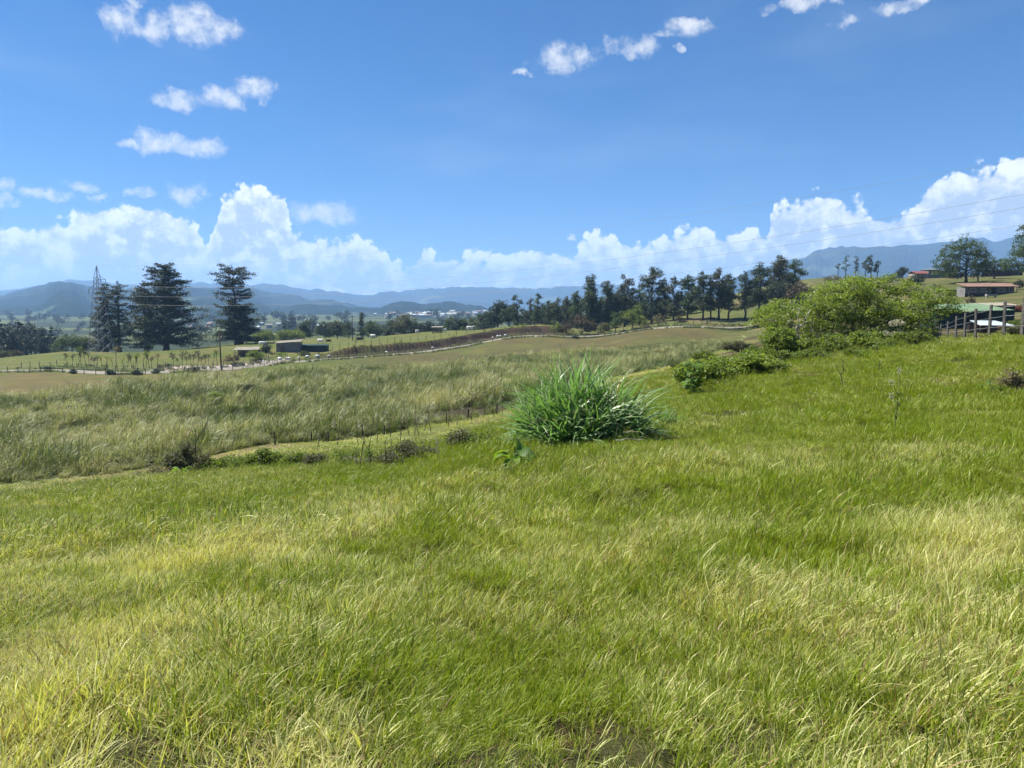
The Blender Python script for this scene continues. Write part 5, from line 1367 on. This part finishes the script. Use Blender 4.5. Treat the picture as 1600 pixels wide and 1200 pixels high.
# concrete post fence on the ridge
conc = simple('weathered_concrete', (0.13, 0.122, 0.11), (0.07, 0.066, 0.06), 3, .95, .3)
def concrete_fence():
    tab = [(1596, 464), (1568, 471), (1545, 476), (1524, 482), (1507, 489), (1493, 494), (1480, 502), (1469, 506)]
    dist = [34, 38.5, 43, 46, 50.5, 54.5, 61, 68]
    x0, y0, z0 = at(tab[0][0], dist[0]); root = empty('post_fence', (x0, y0, z0)); tops = []
    pos = [(at(px, Y), hpx(px, py, Y)) for (px, py), Y in zip(tab, dist)]
    pos = [(at(1632, 30), 1.85), (at(1690, 26), 1.85)][::-1] + pos
    for i, (b, h) in enumerate(pos):
        m = MB(); w0, w1 = .068, .055
        V = [(-w0, -w0, -.4), (w0, -w0, -.4), (w0, w0, -.4), (-w0, w0, -.4), (-w1, -w1, h - .02), (w1, -w1, h - .02), (w1, w1, h - .02), (-w1, w1, h - .02), (-w1 + .02, -w1 + .02, h), (w1 - .02, -w1 + .02, h), (w1 - .02, w1 - .02, h), (-w1 + .02, w1 - .02, h)]
        m.add(V, [(3, 2, 1, 0), (0, 1, 5, 4), (1, 2, 6, 5), (2, 3, 7, 6), (3, 0, 4, 7), (4, 5, 9, 8), (5, 6, 10, 9), (6, 7, 11, 10), (7, 4, 8, 11), (8, 9, 10, 11)])
        o = m.build('post', conc, root); o.location = (b[0] - x0, b[1] - y0, b[2] - z0); o.rotation_euler = (g0.normal(0, .02), g0.normal(0, .02), math.radians(25) + g0.normal(0, .1))
        tops.append((b[0] - x0, b[1] - y0, b[2] - z0, h))
    T = np.array(tops)
    for f in (.35, .62, .86):
        w = []
        for k in range(len(T) - 1):
            for t in np.linspace(0, 1, 6, endpoint=False):
                p = T[k, :3] * (1 - t) + T[k + 1, :3] * t; p = p + [0, 0, (T[k, 3] * (1 - t) + T[k + 1, 3] * t) * f - .12 * t * (1 - t)]; w.append(p)
        MB().tube(np.array(w), .009, 4, cap=False).build('barbed_wire', wire_mat, root)
    tag(root, 'concrete post fence with barbed wire on the ridge at right', 'fence')
concrete_fence()

# ------------------------------------------------------------------ young trees along the road
def sapling(name, h, seed, mat, ball):
    g = np.random.default_rng(seed); root = empty(name); st = MB()
    tp = bent((0, 0, -.2), (g.normal(0, .08) * h, 0, h * .85), 6, g, .03); st.tube(tp, np.linspace(.06, .03, 6), 5)
    parts = []
    for k in range(ball):
        c = tp[-1] + g.normal(0, .22, 3) * [1, 1, .8]; st.tube([tp[3], c], [.025, .01], 4); cc = c + g.normal(0, .22, (9, 3)); parts.append(leaf_cloud(cc, 7, .22, .2, g))
    st.build('trunk', B_dark, root); foliage('crown', parts, mat, root); return root
sap = [sapling('sapling', 3.0, 600 + k, [L_under, L_olive, L_for, L_dry][k % 4], 2 + k % 3) for k in range(6)]
used = set()
pxs = [104, 113, 122, 128, 134, 140, 147, 152, 160, 168, 176, 183, 191, 199, 206, 211, 216, 224, 229, 234, 238, 285, 291, 297, 303, 309, 314, 320, 327, 333, 340, 246, 277, 271]
for i, px in enumerate(pxs):
    k = int(g0.integers(0, 6)); o = sap[k] if k not in used else copy_tree(sap[k]); used.add(k)
    s = g0.uniform(.65, 1.25)
    x = at(px, 152)[0]; Y = float(road_y(x)) + (g0.uniform(5.5, 9) if px > 200 else g0.uniform(5, 12))
    put(o, px, Y, g0.uniform(0, 6), (s, s, s * g0.uniform(.85, 1.3))); tag(o, 'thin young tree with a small tufted crown along the road', 'sapling', 'young trees along the road at left')
for k in range(6):
    if k not in used: put(sap[k], 100 + k, 160); tag(sap[k], 'thin young tree with a small tufted crown along the road', 'sapling', 'young trees along the road at left')
bush(258, 157, 566, 22, 621, L_olive, 'round olive bush by the bend of the road')
bush(365, 170, 548, 26, 622, L_dry, 'pale dry bush right of the utility pole', gap=.4)
bush(395, 176, 545, 30, 623, L_under, 'green bush before the tan roofed lean-to')
bush(418, 182, 535, 22, 624, L_for, 'dark bush left of the grey block shed')
bush(440, 182, 550, 26, 625, L_under, 'green bush at the foot of the grey block shed')
bush(475, 186, 548, 24, 626, L_olive, 'olive bush before the dark green shed')
bush(370, 162, 566, 28, 627, L_for, 'low dark bush at the road edge right of the utility pole')
bush(400, 168, 562, 24, 628, L_brown, 'low brown bush at the road edge below the lean-to')
for i, (px, Y, w) in enumerate([(75, 148, 12), (115, 145, 11), (172, 143, 12), (215, 143, 14), (245, 146, 12), (900, 203, 14), (300, 148, 20)]):
    bush(px, Y, None or [573, 578, 578, 577, 576, 524, 574][i], w, 630 + i, L_for, ['leftmost low dark bush on the near verge of the road', 'second low dark verge bush from the left', 'third low dark verge bush, under the pylon', 'fourth low dark verge bush from the left', 'low dark verge bush left of the round olive bush', 'low dark verge bush before the brown bushes', 'wide low dark verge bush left of the utility pole'][i], group='roadside bushes')

# ------------------------------------------------------------------ farm buildings
def block(root, name, x0, x1, y0, y1, z0, z1, mat):
    return MB().box((x0, y0, z0), (x1, y1, z1)).build(name, mat, root)
block_grey = simple('cement_block', (0.20, 0.195, 0.185), (0.13, 0.125, 0.12), 1.5, .95, .2)
plaster = simple('faded_plaster', (0.30, 0.28, 0.255), (0.21, 0.195, 0.175), .8, .95, .1)
plank = simple('old_plank', (0.17, 0.13, 0.095), (0.10, 0.078, 0.06), 3, .95, .3)
dark_in = simple('dark_timber', (0.03, 0.027, 0.025), (0.02, 0.018, 0.017), 2, .95)
maroon = simple('maroon_wall', (0.06, 0.035, 0.04), (0.04, 0.025, 0.03), 1, .9)
tin_brown = simple('rusty_roof', (0.19, 0.11, 0.08), (0.13, 0.08, 0.06), .8, .7, .1)
tin_red = simple('red_roof', (0.22, 0.075, 0.06), (0.15, 0.055, 0.045), .8, .6, .1)
tin_green = simple('green_roof', (0.11, 0.175, 0.095), (0.08, 0.13, 0.075), .6, .55, .05)
wall_green = simple('dark_green_tarp', (0.015, 0.042, 0.034), (0.010, 0.028, 0.023), .8, .7)
tin_pale = simple('pale_sheet', (0.40, 0.45, 0.47), (0.32, 0.37, 0.39), .8, .5)
tin_tan = simple('tan_roof', (0.22, 0.205, 0.165), (0.15, 0.14, 0.11), .8, .8)
glass_m = simple('dark_glass', (0.02, 0.025, 0.03), None, 1, .1, spec=.6)
white_p = simple('white_paint', (0.60, 0.60, 0.59), (0.50, 0.50, 0.49), 1, .5)
def sheet(root, name, P4, mat, th=.06):
    a, b, c, d = [np.asarray(p, float) for p in P4]; n = np.cross(b - a, d - a); n /= np.linalg.norm(n); n *= th * (1 if n[2] > 0 else -1)
    V = [a, b, c, d, a + n, b + n, c + n, d + n]
    return mk(name, V, np.array([(3, 2, 1, 0), (4, 5, 6, 7), (0, 1, 5, 4), (1, 2, 6, 5), (2, 3, 7, 6), (3, 0, 4, 7)]), mat, root)
def corrugated(root, name, P4, mat, n=24, amp=.03):
    """ribbed sheet roof: a-b eave, d-c ridge"""
    a, b, c, d = [np.asarray(p, float) for p in P4]; nr = np.cross(b - a, d - a); nr /= np.linalg.norm(nr); nr *= 1 if nr[2] > 0 else -1
    t = np.linspace(0, 1, n * 4 + 1); off = amp * np.sin(np.arange(len(t)) * math.pi / 2)[:, None] * nr
    E = a + (b - a) * t[:, None] + off; R = d + (c - d) * t[:, None] + off; k = len(t)
    V = np.concatenate([E, R, E - nr * .03, R - nr * .03]); i = np.arange(k - 1)
    Fq = np.concatenate([np.stack([i, i + 1, k + i + 1, k + i], -1), np.stack([2 * k + i, 3 * k + i, 3 * k + i + 1, 2 * k + i + 1], -1), np.stack([i, 2 * k + i, 2 * k + i + 1, i + 1], -1)])
    return mk(name, V, Fq, mat, root)
def window(root, x, y, z, w, h, mat=None):
    f = block(root, 'window', x - w / 2, x + w / 2, y - .04, y, z - h / 2, z + h / 2, white_p); block(f, 'pane', x - w / 2 + .07, x + w / 2 - .07, y - .055, y - .042, z - h / 2 + .07, z + h / 2 - .07, glass_m)
# grey block shed in the pasture
r = put(empty('block_shed'), 450, 196, math.radians(6))
W_, D_, H_ = 6.0, 4.0, 2.7
block(r, 'wall', -W_ / 2, W_ / 2, 0, D_, -.4, H_ - .25, block_grey)
corrugated(r, 'roof', [(-W_ / 2 - .3, -.4, H_ - .35), (W_ / 2 + .3, -.4, H_ + .15), (W_ / 2 + .3, D_ + .3, H_ + .55), (-W_ / 2 - .3, D_ + .3, H_ + .05)], tin_tan, 14)
block(r, 'door', -1.8, -.9, -.03, 0, -.3, 1.8, plank)
tag(r, 'grey cement block shed with a slanted roof above the road', 'shed')
r = put(empty('timber_shed'), 490, 199, math.radians(5))
for k in range(10): block(r, 'plank', -3.4 + k * .7, -2.73 + k * .7, -.02 * (k % 2), .12, -.4, 1.65 + .05 * (k % 3), wall_green)
block(r, 'back_wall', -3.4, 3.55, 3, 3.1, -.4, 1.9, wall_green); block(r, 'side_wall', 3.42, 3.55, .13, 3, -.4, 1.75, wall_green); block(r, 'side_wall', -3.4, -3.28, .13, 3, -.4, 1.75, wall_green)
corrugated(r, 'roof', [(-3.6, -.3, 1.74), (3.75, -.3, 1.78), (3.75, 3.3, 2.02), (-3.6, 3.3, 1.98)], wall_green, 14)
tag(r, 'low dark green plank shed right of the block shed', 'shed')
r = put(empty('lean_to'), 384, 184, math.radians(4))
for x in (-2.6, -.9, .9, 2.6):
    for y in (0, 2.6): MB().tube([(x, y, -.3), (x, y, 1.75)], [.08, .07], 6).build('post', wood_dark, r)
corrugated(r, 'roof', [(-3, -.4, 1.7), (3, -.4, 1.74), (3, 3.0, 2.35), (-3, 3.0, 2.3)], tin_tan, 12); block(r, 'back_wall', -2.6, 2.6, 2.7, 2.78, -.3, 1.5, plank)
tag(r, 'open lean-to with a tan sheet roof right of the utility pole', 'shelter')
r = put(empty('plank_shelter'), 683, 236, math.radians(3))
for x in (-1.5, 1.5):
    for y in (0, 1.6): MB().tube([(x, y, -.3), (x, y, 1.9)], [.07, .06], 6).build('post', wood_dark, r)
sheet(r, 'roof', [(-1.8, -.3, 1.85), (1.8, -.3, 1.9), (1.8, 2, 2.15), (-1.8, 2, 2.1)], tin_tan)
for k in range(4): block(r, 'plank', -1.5, 1.5, -.09, -.05, .2 + k * .35, .48 + k * .35, plank)
tag(r, 'small plank shelter with a flat pale roof on the pasture crest', 'shelter')
# white sacks and stones along the earth bank
sack = None
for i, (px, off) in enumerate([(405, 6), (412, 6), (437, 7), (448, 7), (452, 7.4), (467, 7), (480, 6.5), (496, 6.6), (514, 6.5), (604, 7), (676, 7), (770, 7.2), (778, 7), (782, 7.3), (790, 7)]):
    if sack is None:
        g = np.random.default_rng(9); V = []; n1, n2 = 10, 6
        for a in range(n2 + 1):
            for b in range(n1):
                th, ph = math.pi * a / n2, 6.283 * b / n1; rr = 1 + .12 * math.sin(3 * ph + a)
                V.append((.42 * math.sin(th) * math.cos(ph) * rr, .28 * math.sin(th) * math.sin(ph) * rr, .24 + .24 * math.cos(th) * (1 + .1 * math.cos(2 * ph))))
        i_ = np.arange(n2)[:, None] * n1; j_ = np.arange(n1)[None]
        sack = mk('white_sack', V, np.stack([i_ + j_, i_ + n1 + j_, i_ + n1 + (j_ + 1) % n1, i_ + (j_ + 1) % n1], -1).reshape(-1, 4), white_p, smooth=True); o = sack
    else:
        o = sack.copy(); COL.objects.link(o)
    x = at(px, 185)[0]; Y = float(road_y(at(px, float(road_y(x)) + off)[0])) + off
    put(o, px, Y, g0.uniform(0, 3), g0.uniform(.8, 1.5)); tag(o, 'small white sack lying at the foot of the earth bank', 'sack', 'white sacks along the earth bank')

# green roofed shed behind the post fence
r = put(empty('green_shed'), 1514, 84, math.radians(-6)); L_ = 7.2
block(r, 'wall', -L_ / 2, L_ / 2, 0, 4.2, -.6, 1.75, wall_green)
corrugated(r, 'roof', [(-L_ / 2 + .6, -.7, 1.78), (L_ / 2 + .7, -.7, 1.98), (L_ / 2 - .6, 4.4, 2.75), (-L_ / 2 - .7, 4.4, 2.62)], tin_green, 22)
for x in (-2.2, 0, 2.2): block(r, 'batten', x - .05, x + .05, -.06, -.003, -.5, 1.7, wood_dark)
block(r, 'door', .6, 1.6, -.05, -.004, -.5, 1.4, dark_in)
tag(r, 'dark green shed with a light green sheet roof behind the post fence', 'shed')
r = put(empty('side_shed'), 1562, 88, math.radians(-6))
block(r, 'wall', -1.8, 1.6, 0, 3, -.6, 1.9, wall_green); corrugated(r, 'roof', [(-2, -.4, 1.95), (1.8, -.4, 2.05), (1.8, 3.2, 2.4), (-2, 3.2, 2.3)], tin_tan, 12)
tag(r, 'small dark shed with a pale roof at the right end of the green shed', 'shed')
r = put(empty('pale_roof_coop'), 1555, 71, math.radians(4))
for x in (-1.5, 1.5):
    for y in (0, 1.8): MB().tube([(x, y, -.5), (x, y, .8)], [.05, .05], 5).build('post', wood_dark, r)
block(r, 'wall', -1.45, 1.45, 1.7, 1.76, -.4, .8, plank)
sheet(r, 'roof', [(-1.7, -.3, .72), (1.75, -.3, .68), (1.5, 2.1, 1.12), (-1.1, 2.1, 1.16)], tin_pale)
tag(r, 'low coop with a pale blue sheet roof behind the fence posts', 'coop')
thicket(1550, 78, 500, 44, 651, leafy('rust_weed', (0.22, 0.09, 0.06), (0.32, 0.14, 0.08)), 'rust red weeds between the car and the coop', leaf=.12, spr=.2)
thicket(1588, 74, 498, 34, 652, L_lime, 'yellow green weeds right of the coop', leaf=.12, spr=.2)
thicket(1585, 100, 474, 50, 653, leafy('red_scrub', (0.14, 0.045, 0.04), (0.22, 0.09, 0.06)), 'dark red scrub above the green shed', leaf=.2, spr=.3)
# white car
def car(px, Y, rz):
    r = put(empty('parked_car'), px, Y, rz)
    prof = [(-2.05, .35), (-2.08, .7), (-1.95, .92), (-1.25, 1.0), (-.75, 1.42), (.55, 1.45), (1.25, 1.02), (1.95, .88), (2.1, .62), (2.05, .35)]
    k = len(prof); V = []
    for sy, ins in ((-.86, 0), (.86, 0)):
        for x, z in prof: V.append((x, sy * (1 if z < 1.1 else .84), z))
    i = np.arange(k - 1); Fq = np.stack([i, i + 1, k + i + 1, k + i], -1)
    m = MB().add(V, Fq)
    for s in (0, k):
        V2 = V[s:s + k]; c = len(V2); base = m.c; m.add(V2 + [(0, V2[0][1], .6)], np.zeros((0, 3), int)); m.f3.append(np.array([(base + j, base + (j + 1) % c, base + c) for j in range(c)]))
    m.build('body', white_p, r)
    for sy in (-1, 1):
        for xa, xb in ((-1.05, -.1), (-.02, .95)):
            x2a, x2b = (xa + .35 if xa < -.5 else xa), (xb - .38 if xb > .5 else xb)
            mk('window', [(xa, sy * .845, 1.03), (xb, sy * .845, 1.03), (x2b, sy * .74, 1.37), (x2a, sy * .74, 1.37)], np.array([(0, 1, 2, 3)]), glass_m, r)
        for x in (-1.3, 1.3):
            w = MB().tube([(x, sy * .7, .32), (x, sy * .88, .32)], [.32, .32], 16).build('wheel', dark_in, r); MB().tube([(x, sy * .86, .32), (x, sy * .895, .32)], [.19, .19], 12).build('rim', steel, w)
        block(r, 'headlight', 2.0, 2.09, sy * .6 - .15, sy * .6 + .15, .62, .76, tin_pale)
    mk('windscreen', [(.6, -.7, 1.42), (.6, .7, 1.42), (1.24, .8, 1.05), (1.24, -.8, 1.05)], np.array([(0, 1, 2, 3)]), glass_m, r)
    tag(r, 'white car parked behind the concrete fence posts', 'car')
car(1543, 94, math.radians(8))
# brown roofed shed on the slope
r = put(empty('long_shed'), 1551, 160, math.radians(-3)); L_ = 10.2
block(r, 'wall', -L_ / 2, L_ / 2, 1.2, 4.6, -.5, 2.0, block_grey); block(r, 'plinth', -L_ / 2 - .05, L_ / 2 + .05, 1.14, 1.19, -.5, .5, maroon)
corrugated(r, 'roof', [(-L_ / 2 - .4, -.3, 1.95), (L_ / 2 + .4, -.3, 1.98), (L_ / 2 + .4, 4.9, 2.9), (-L_ / 2 - .4, 4.9, 2.85)], tin_brown, 26)
for x in np.linspace(-L_ / 2 + .2, L_ / 2 - .2, 6): MB().tube([(x, 0, -.5), (x, 0, 1.95)], [.07, .07], 6).build('post', wood_dark, r)
for x in (-3.4, -1.2, 2.6): window(r, x, 1.195, 1.25, 1.1, .8)
block(r, 'door', .4, 1.3, 1.1, 1.135, -.45, 1.7, dark_in)
tag(r, 'long low shed with a rusty brown roof on the dry slope', 'shed')
r = put(empty('feed_trough'), 1550, 150, math.radians(-3))
block(r, 'basin', -1.0, 1.0, 0, .7, .35, .75, plaster); block(r, 'leg', -.9, -.7, .1, .6, -.3, .35, plaster); block(r, 'leg', .7, .9, .1, .6, -.3, .35, plaster)
tag(r, 'pale feed trough in front of the brown roofed shed', 'trough')
r = put(empty('shade_net_pen'), 1496, 168, math.radians(-4))
for k in range(7): block(r, 'panel', -2.6 + k * .75, -1.87 + k * .75, -.01 * (k % 2), .05, -.4, 1.3, dark_in)
tag(r, 'dark screened pen left of the brown roofed shed', 'pen')
# red roofed house and its neighbours
r = put(empty('red_roofed_house'), 1441, 236, math.radians(8), .72)
block(r, 'wall', -3.4, 3.0, 0, 5, -.8, 2.2, plaster); sheet(r, 'roof', [(-3.9, -.7, 2.1), (2.6, -.7, 2.2), (2.9, 2.6, 3.4), (-3.6, 2.6, 3.3)], tin_red); sheet(r, 'roof', [(-3.6, 2.62, 3.3), (2.9, 2.62, 3.4), (3.2, 5.5, 2.3), (-3.3, 5.5, 2.2)], tin_red)
window(r, -1.6, -.01, 1.2, 1.0, .9); window(r, 1.6, -.01, 1.2, 1.0, .9); block(r, 'door', -.4, .4, -.05, -.004, -.7, 1.7, plank)
tag(r, 'house with a bright red sloping roof on the hill', 'house')
r = put(empty('grey_house'), 1459, 238, math.radians(8)); block(r, 'wall', -1.9, 1.9, 0, 4, -.8, 2.6, block_grey); corrugated(r, 'roof', [(-2.2, -.4, 2.62), (2.2, -.4, 2.66), (2.2, 4.3, 3.1), (-2.2, 4.3, 3.05)], tin_tan, 10); window(r, 0, -.01, 1.4, .9, .9)
tag(r, 'small grey house touching the red roofed house', 'house')
r = put(empty('grey_house'), 1482, 238, math.radians(6)); block(r, 'wall', -3.4, 3.4, 0, 4, -.8, 2.0, block_grey); corrugated(r, 'roof', [(-3.7, -.4, 2.02), (3.7, -.4, 2.06), (3.7, 4.3, 2.5), (-3.7, 4.3, 2.45)], tin_tan, 14); window(r, -1.8, -.01, 1.0, .9, .9); window(r, 1.4, -.01, 1.0, .9, .9); block(r, 'door', 2.1, 2.9, -.05, -.004, -.7, 1.5, white_p)
tag(r, 'low grey house behind the round headed tree', 'house')
r = put(empty('yard_wall'), 1565, 232, math.radians(-3))
for k in range(7): block(r, 'panel', -6 + k * 1.75, -4.28 + k * 1.75, -.015 * (k % 2), .16, -.7, 1.9, maroon)
block(r, 'coping', -6.1, 6.1, -.08, .24, 1.905, 2.0, plaster)
tag(r, 'dark maroon yard wall behind the farmyard trees', 'wall')

# ------------------------------------------------------------------ grazing cattle
def cow_mesh(mat, grazing):
    sp = [(-.78, 0, 1.08), (-.4, 0, 1.08), (.15, 0, 1.05), (.62, 0, 1.10)]
    m = MB()
    rings = [(-.86, 1.05, .16, .20), (-.74, 1.06, .27, .33), (-.45, 1.02, .31, .37), (0, .98, .34, .41), (.4, 1.0, .31, .38), (.66, 1.06, .24, .32), (.84, 1.12, .15, .22)]
    if grazing: rings += [(1.02, .95, .11, .16), (1.18, .62, .09, .13), (1.25, .42, .10, .12), (1.34, .22, .075, .08), (1.40, .10, .055, .05)]
    else: rings += [(1.02, 1.28, .11, .17), (1.16, 1.42, .11, .13), (1.32, 1.36, .09, .10), (1.48, 1.25, .065, .07), (1.54, 1.21, .05, .05)]
    n = 10; V = []; th = np.arange(n) * 6.283 / n
    for x, z, ry, rz in rings:
        for t in th: V.append((x, ry * math.cos(t), z + rz * math.sin(t)))
    k = len(rings); i = np.arange(k - 1)[:, None] * n; j = np.arange(n)[None]
    m.add(V, np.stack([i + j, i + (j + 1) % n, i + n + (j + 1) % n, i + n + j], -1).reshape(-1, 4)); m.f3.append(np.array([(0, j + 1, j) for j in range(1, n - 1)])); e = (k - 1) * n; m.f3.append(np.array([(e, e + j, e + j + 1) for j in range(1, n - 1)]))
    for sy in (-1, 1):
        m.tube([(.58, sy * .17, .95), (.60, sy * .17, .5), (.57, sy * .17, .28), (.58, sy * .17, 0)], [.12, .065, .05, .06], 7)
        m.tube([(-.62, sy * .18, 1.0), (-.56, sy * .18, .62), (-.72, sy * .18, .42), (-.70, sy * .18, 0)], [.17, .10, .055, .06], 7)
        hx, hz = (1.16, .66) if grazing else (1.12, 1.5)
        m.tube([(hx, sy * .07, hz), (hx - .05, sy * .22, hz + .02)], [.05, .02], 5)
        m.tube([(hx + .03, sy * .05, hz + .05), (hx + .05, sy * .13, hz + .15)], [.025, .01], 5)
    m.tube([(-.85, 0, 1.2), (-.98, 0, .9), (-.97, 0, .5), (-.98, 0, .38)], [.03, .02, .02, .04], 5)
    return m.build('cow', mat, smooth=True)
hide_b = simple('dark_hide', (0.025, 0.02, 0.018), (0.045, 0.03, 0.022), 2, .7)
hide_w = simple('white_hide', (0.62, 0.58, 0.52), (0.72, 0.70, 0.66), 2, .8)
cows = [(562, 232, hide_b, True, 1.25, 'dark brown cow grazing on the pasture crest', .1), (583, 240, hide_w, True, 1.0, 'white cow grazing just right of the dark cow', 2.9), (410, 215, hide_w, True, 1.1, 'white cow grazing right of the solitary cypress', .2),
        (501, 236, hide_w, True, 1.1, 'white cow standing left of the dark cow', 3.0), (652, 246, hide_w, True, 1.0, 'white cow left of the plank shelter', 1.2), (734, 232, hide_w, False, 1.15, 'white cow right of the plank shelter', .3), (513, 238, hide_b, True, .9, 'small dark calf between the white cow and the dark cow', .4), (694, 237, hide_w, True, .9, 'white cow beside the plank shelter', .5)]
for px, Y, mt, gz, s, lb, rz in cows:
    o = put(cow_mesh(mt, gz), px, Y, rz, s); tag(o, lb, 'cow', 'cattle on the pasture')

# ------------------------------------------------------------------ far buildings
far_wall = simple('far_plaster', (0.34, 0.325, 0.31), (0.24, 0.23, 0.22), .1, .95)
r = put(empty('block_tower'), 457, 640, .3)
bz = r.location[2]; ht = top_z(495, 640) - bz
for k, (a, b, z0, z1) in enumerate([(-3.6, 3.6, -3, ht * .72), (-2.6, 3.0, ht * .72, ht)]): block(r, 'storey', a, b, 0, 7, z0, z1, block_grey)
for x in (-1.8, 0, 1.8):
    for z in np.arange(ht * .35, ht * .95, 3.2): block(r, 'window', x - .5, x + .5, -.06, -.01, z, z + 1.3, glass_m)
sheet(r, 'chute', [(-14, 1, ht * .30), (-3.6, 1, ht * .72), (-3.6, 5, ht * .72), (-14, 5, ht * .30)], block_grey, .8); block(r, 'annex', -13, -3.7, .5, 6, -3, ht * .32, far_wall)
tag(r, 'grey block tower of a works in the hazy valley with a sloping chute', 'tower')
r = put(empty('white_works'), 493, 620, -.1); bz = r.location[2]; ht = top_z(509, 620) - bz
block(r, 'wall', -7, 7, 0, 8, -3, ht, far_wall); corrugated(r, 'roof', [(-7.4, -.5, ht + .05), (7.4, -.5, ht + .05), (7.4, 8.5, ht + 1.2), (-7.4, 8.5, ht + 1.2)], tin_pale, 20)
tag(r, 'long white works hall right of the grey block tower', 'hall')
hb = MB().box((-4, -3.5, -2), (4, 3.5, 4.5)); house_me = hb.build('wall', far_wall, link=False).data
rm = MB().add([(-4.5, -4, 4.5), (4.5, -4, 4.5), (4.5, 4, 4.5), (-4.5, 4, 4.5), (-4.5, 0, 6.3), (4.5, 0, 6.3)], [(0, 1, 5, 4), (2, 3, 4, 5), (3, 2, 1, 0)]); rm.f3.append(np.array([(0, 4, 3), (1, 2, 5)]))
roof_mes = [rm.build('roof', m, link=False).data for m in (tin_pale, tin_tan, tin_brown, tin_pale)]
def far_house(px, Y, s, label, group):
    o = put(empty('far_house'), px, Y, g0.uniform(-.6, .6), s); shared('wall', house_me, o); shared('roof', roof_mes[int(g0.integers(0, 4))], o); tag(o, label, 'house', group)
for i in range(90):
    far_house(g0.normal(660, 34) if i < 70 else g0.uniform(700, 760), g0.uniform(1500, 2050), g0.uniform(.8, 1.5), 'tiny pale house in the far valley town', 'houses of the far town')
for i in range(14): far_house(g0.uniform(285, 470), g0.uniform(800, 1150), g0.uniform(.6, .9), 'small pale house at the foot of the left hills', 'houses at the foot of the left hills')
for i in range(26): far_house(g0.uniform(1270, 1560), g0.uniform(1700, 2300), g0.uniform(1.2, 2.6), 'pale building at the foot of the right mountain', 'buildings below the right mountain')
# trees scattered over the far valley
vt = [clumpy('valley_tree', 11, rnd_lobes(np.random.default_rng(700 + k), 5, 11, 3, .4, .8, 3.0), 700 + k, L_for, leaf=1.1, dens=.6) for k in range(3)]; u3 = set()
for i in range(190):
    k = int(g0.integers(0, 3)); o = vt[k] if k not in u3 else copy_tree(vt[k]); u3.add(k)
    Y = g0.uniform(480, 1700); px = g0.uniform(170, 860) if i < 110 else g0.uniform(-80, 330) if i < 165 else g0.uniform(1260, 1500); s = g0.uniform(.7, 1.4) * (1 if Y < 1000 else 1.4)
    put(o, px, Y, g0.uniform(0, 6), (s * 1.2, s * 1.2, s)); tag(o, 'dark small tree dotted over the hazy far valley', 'tree', 'trees dotted over the far valley')
build_haze()
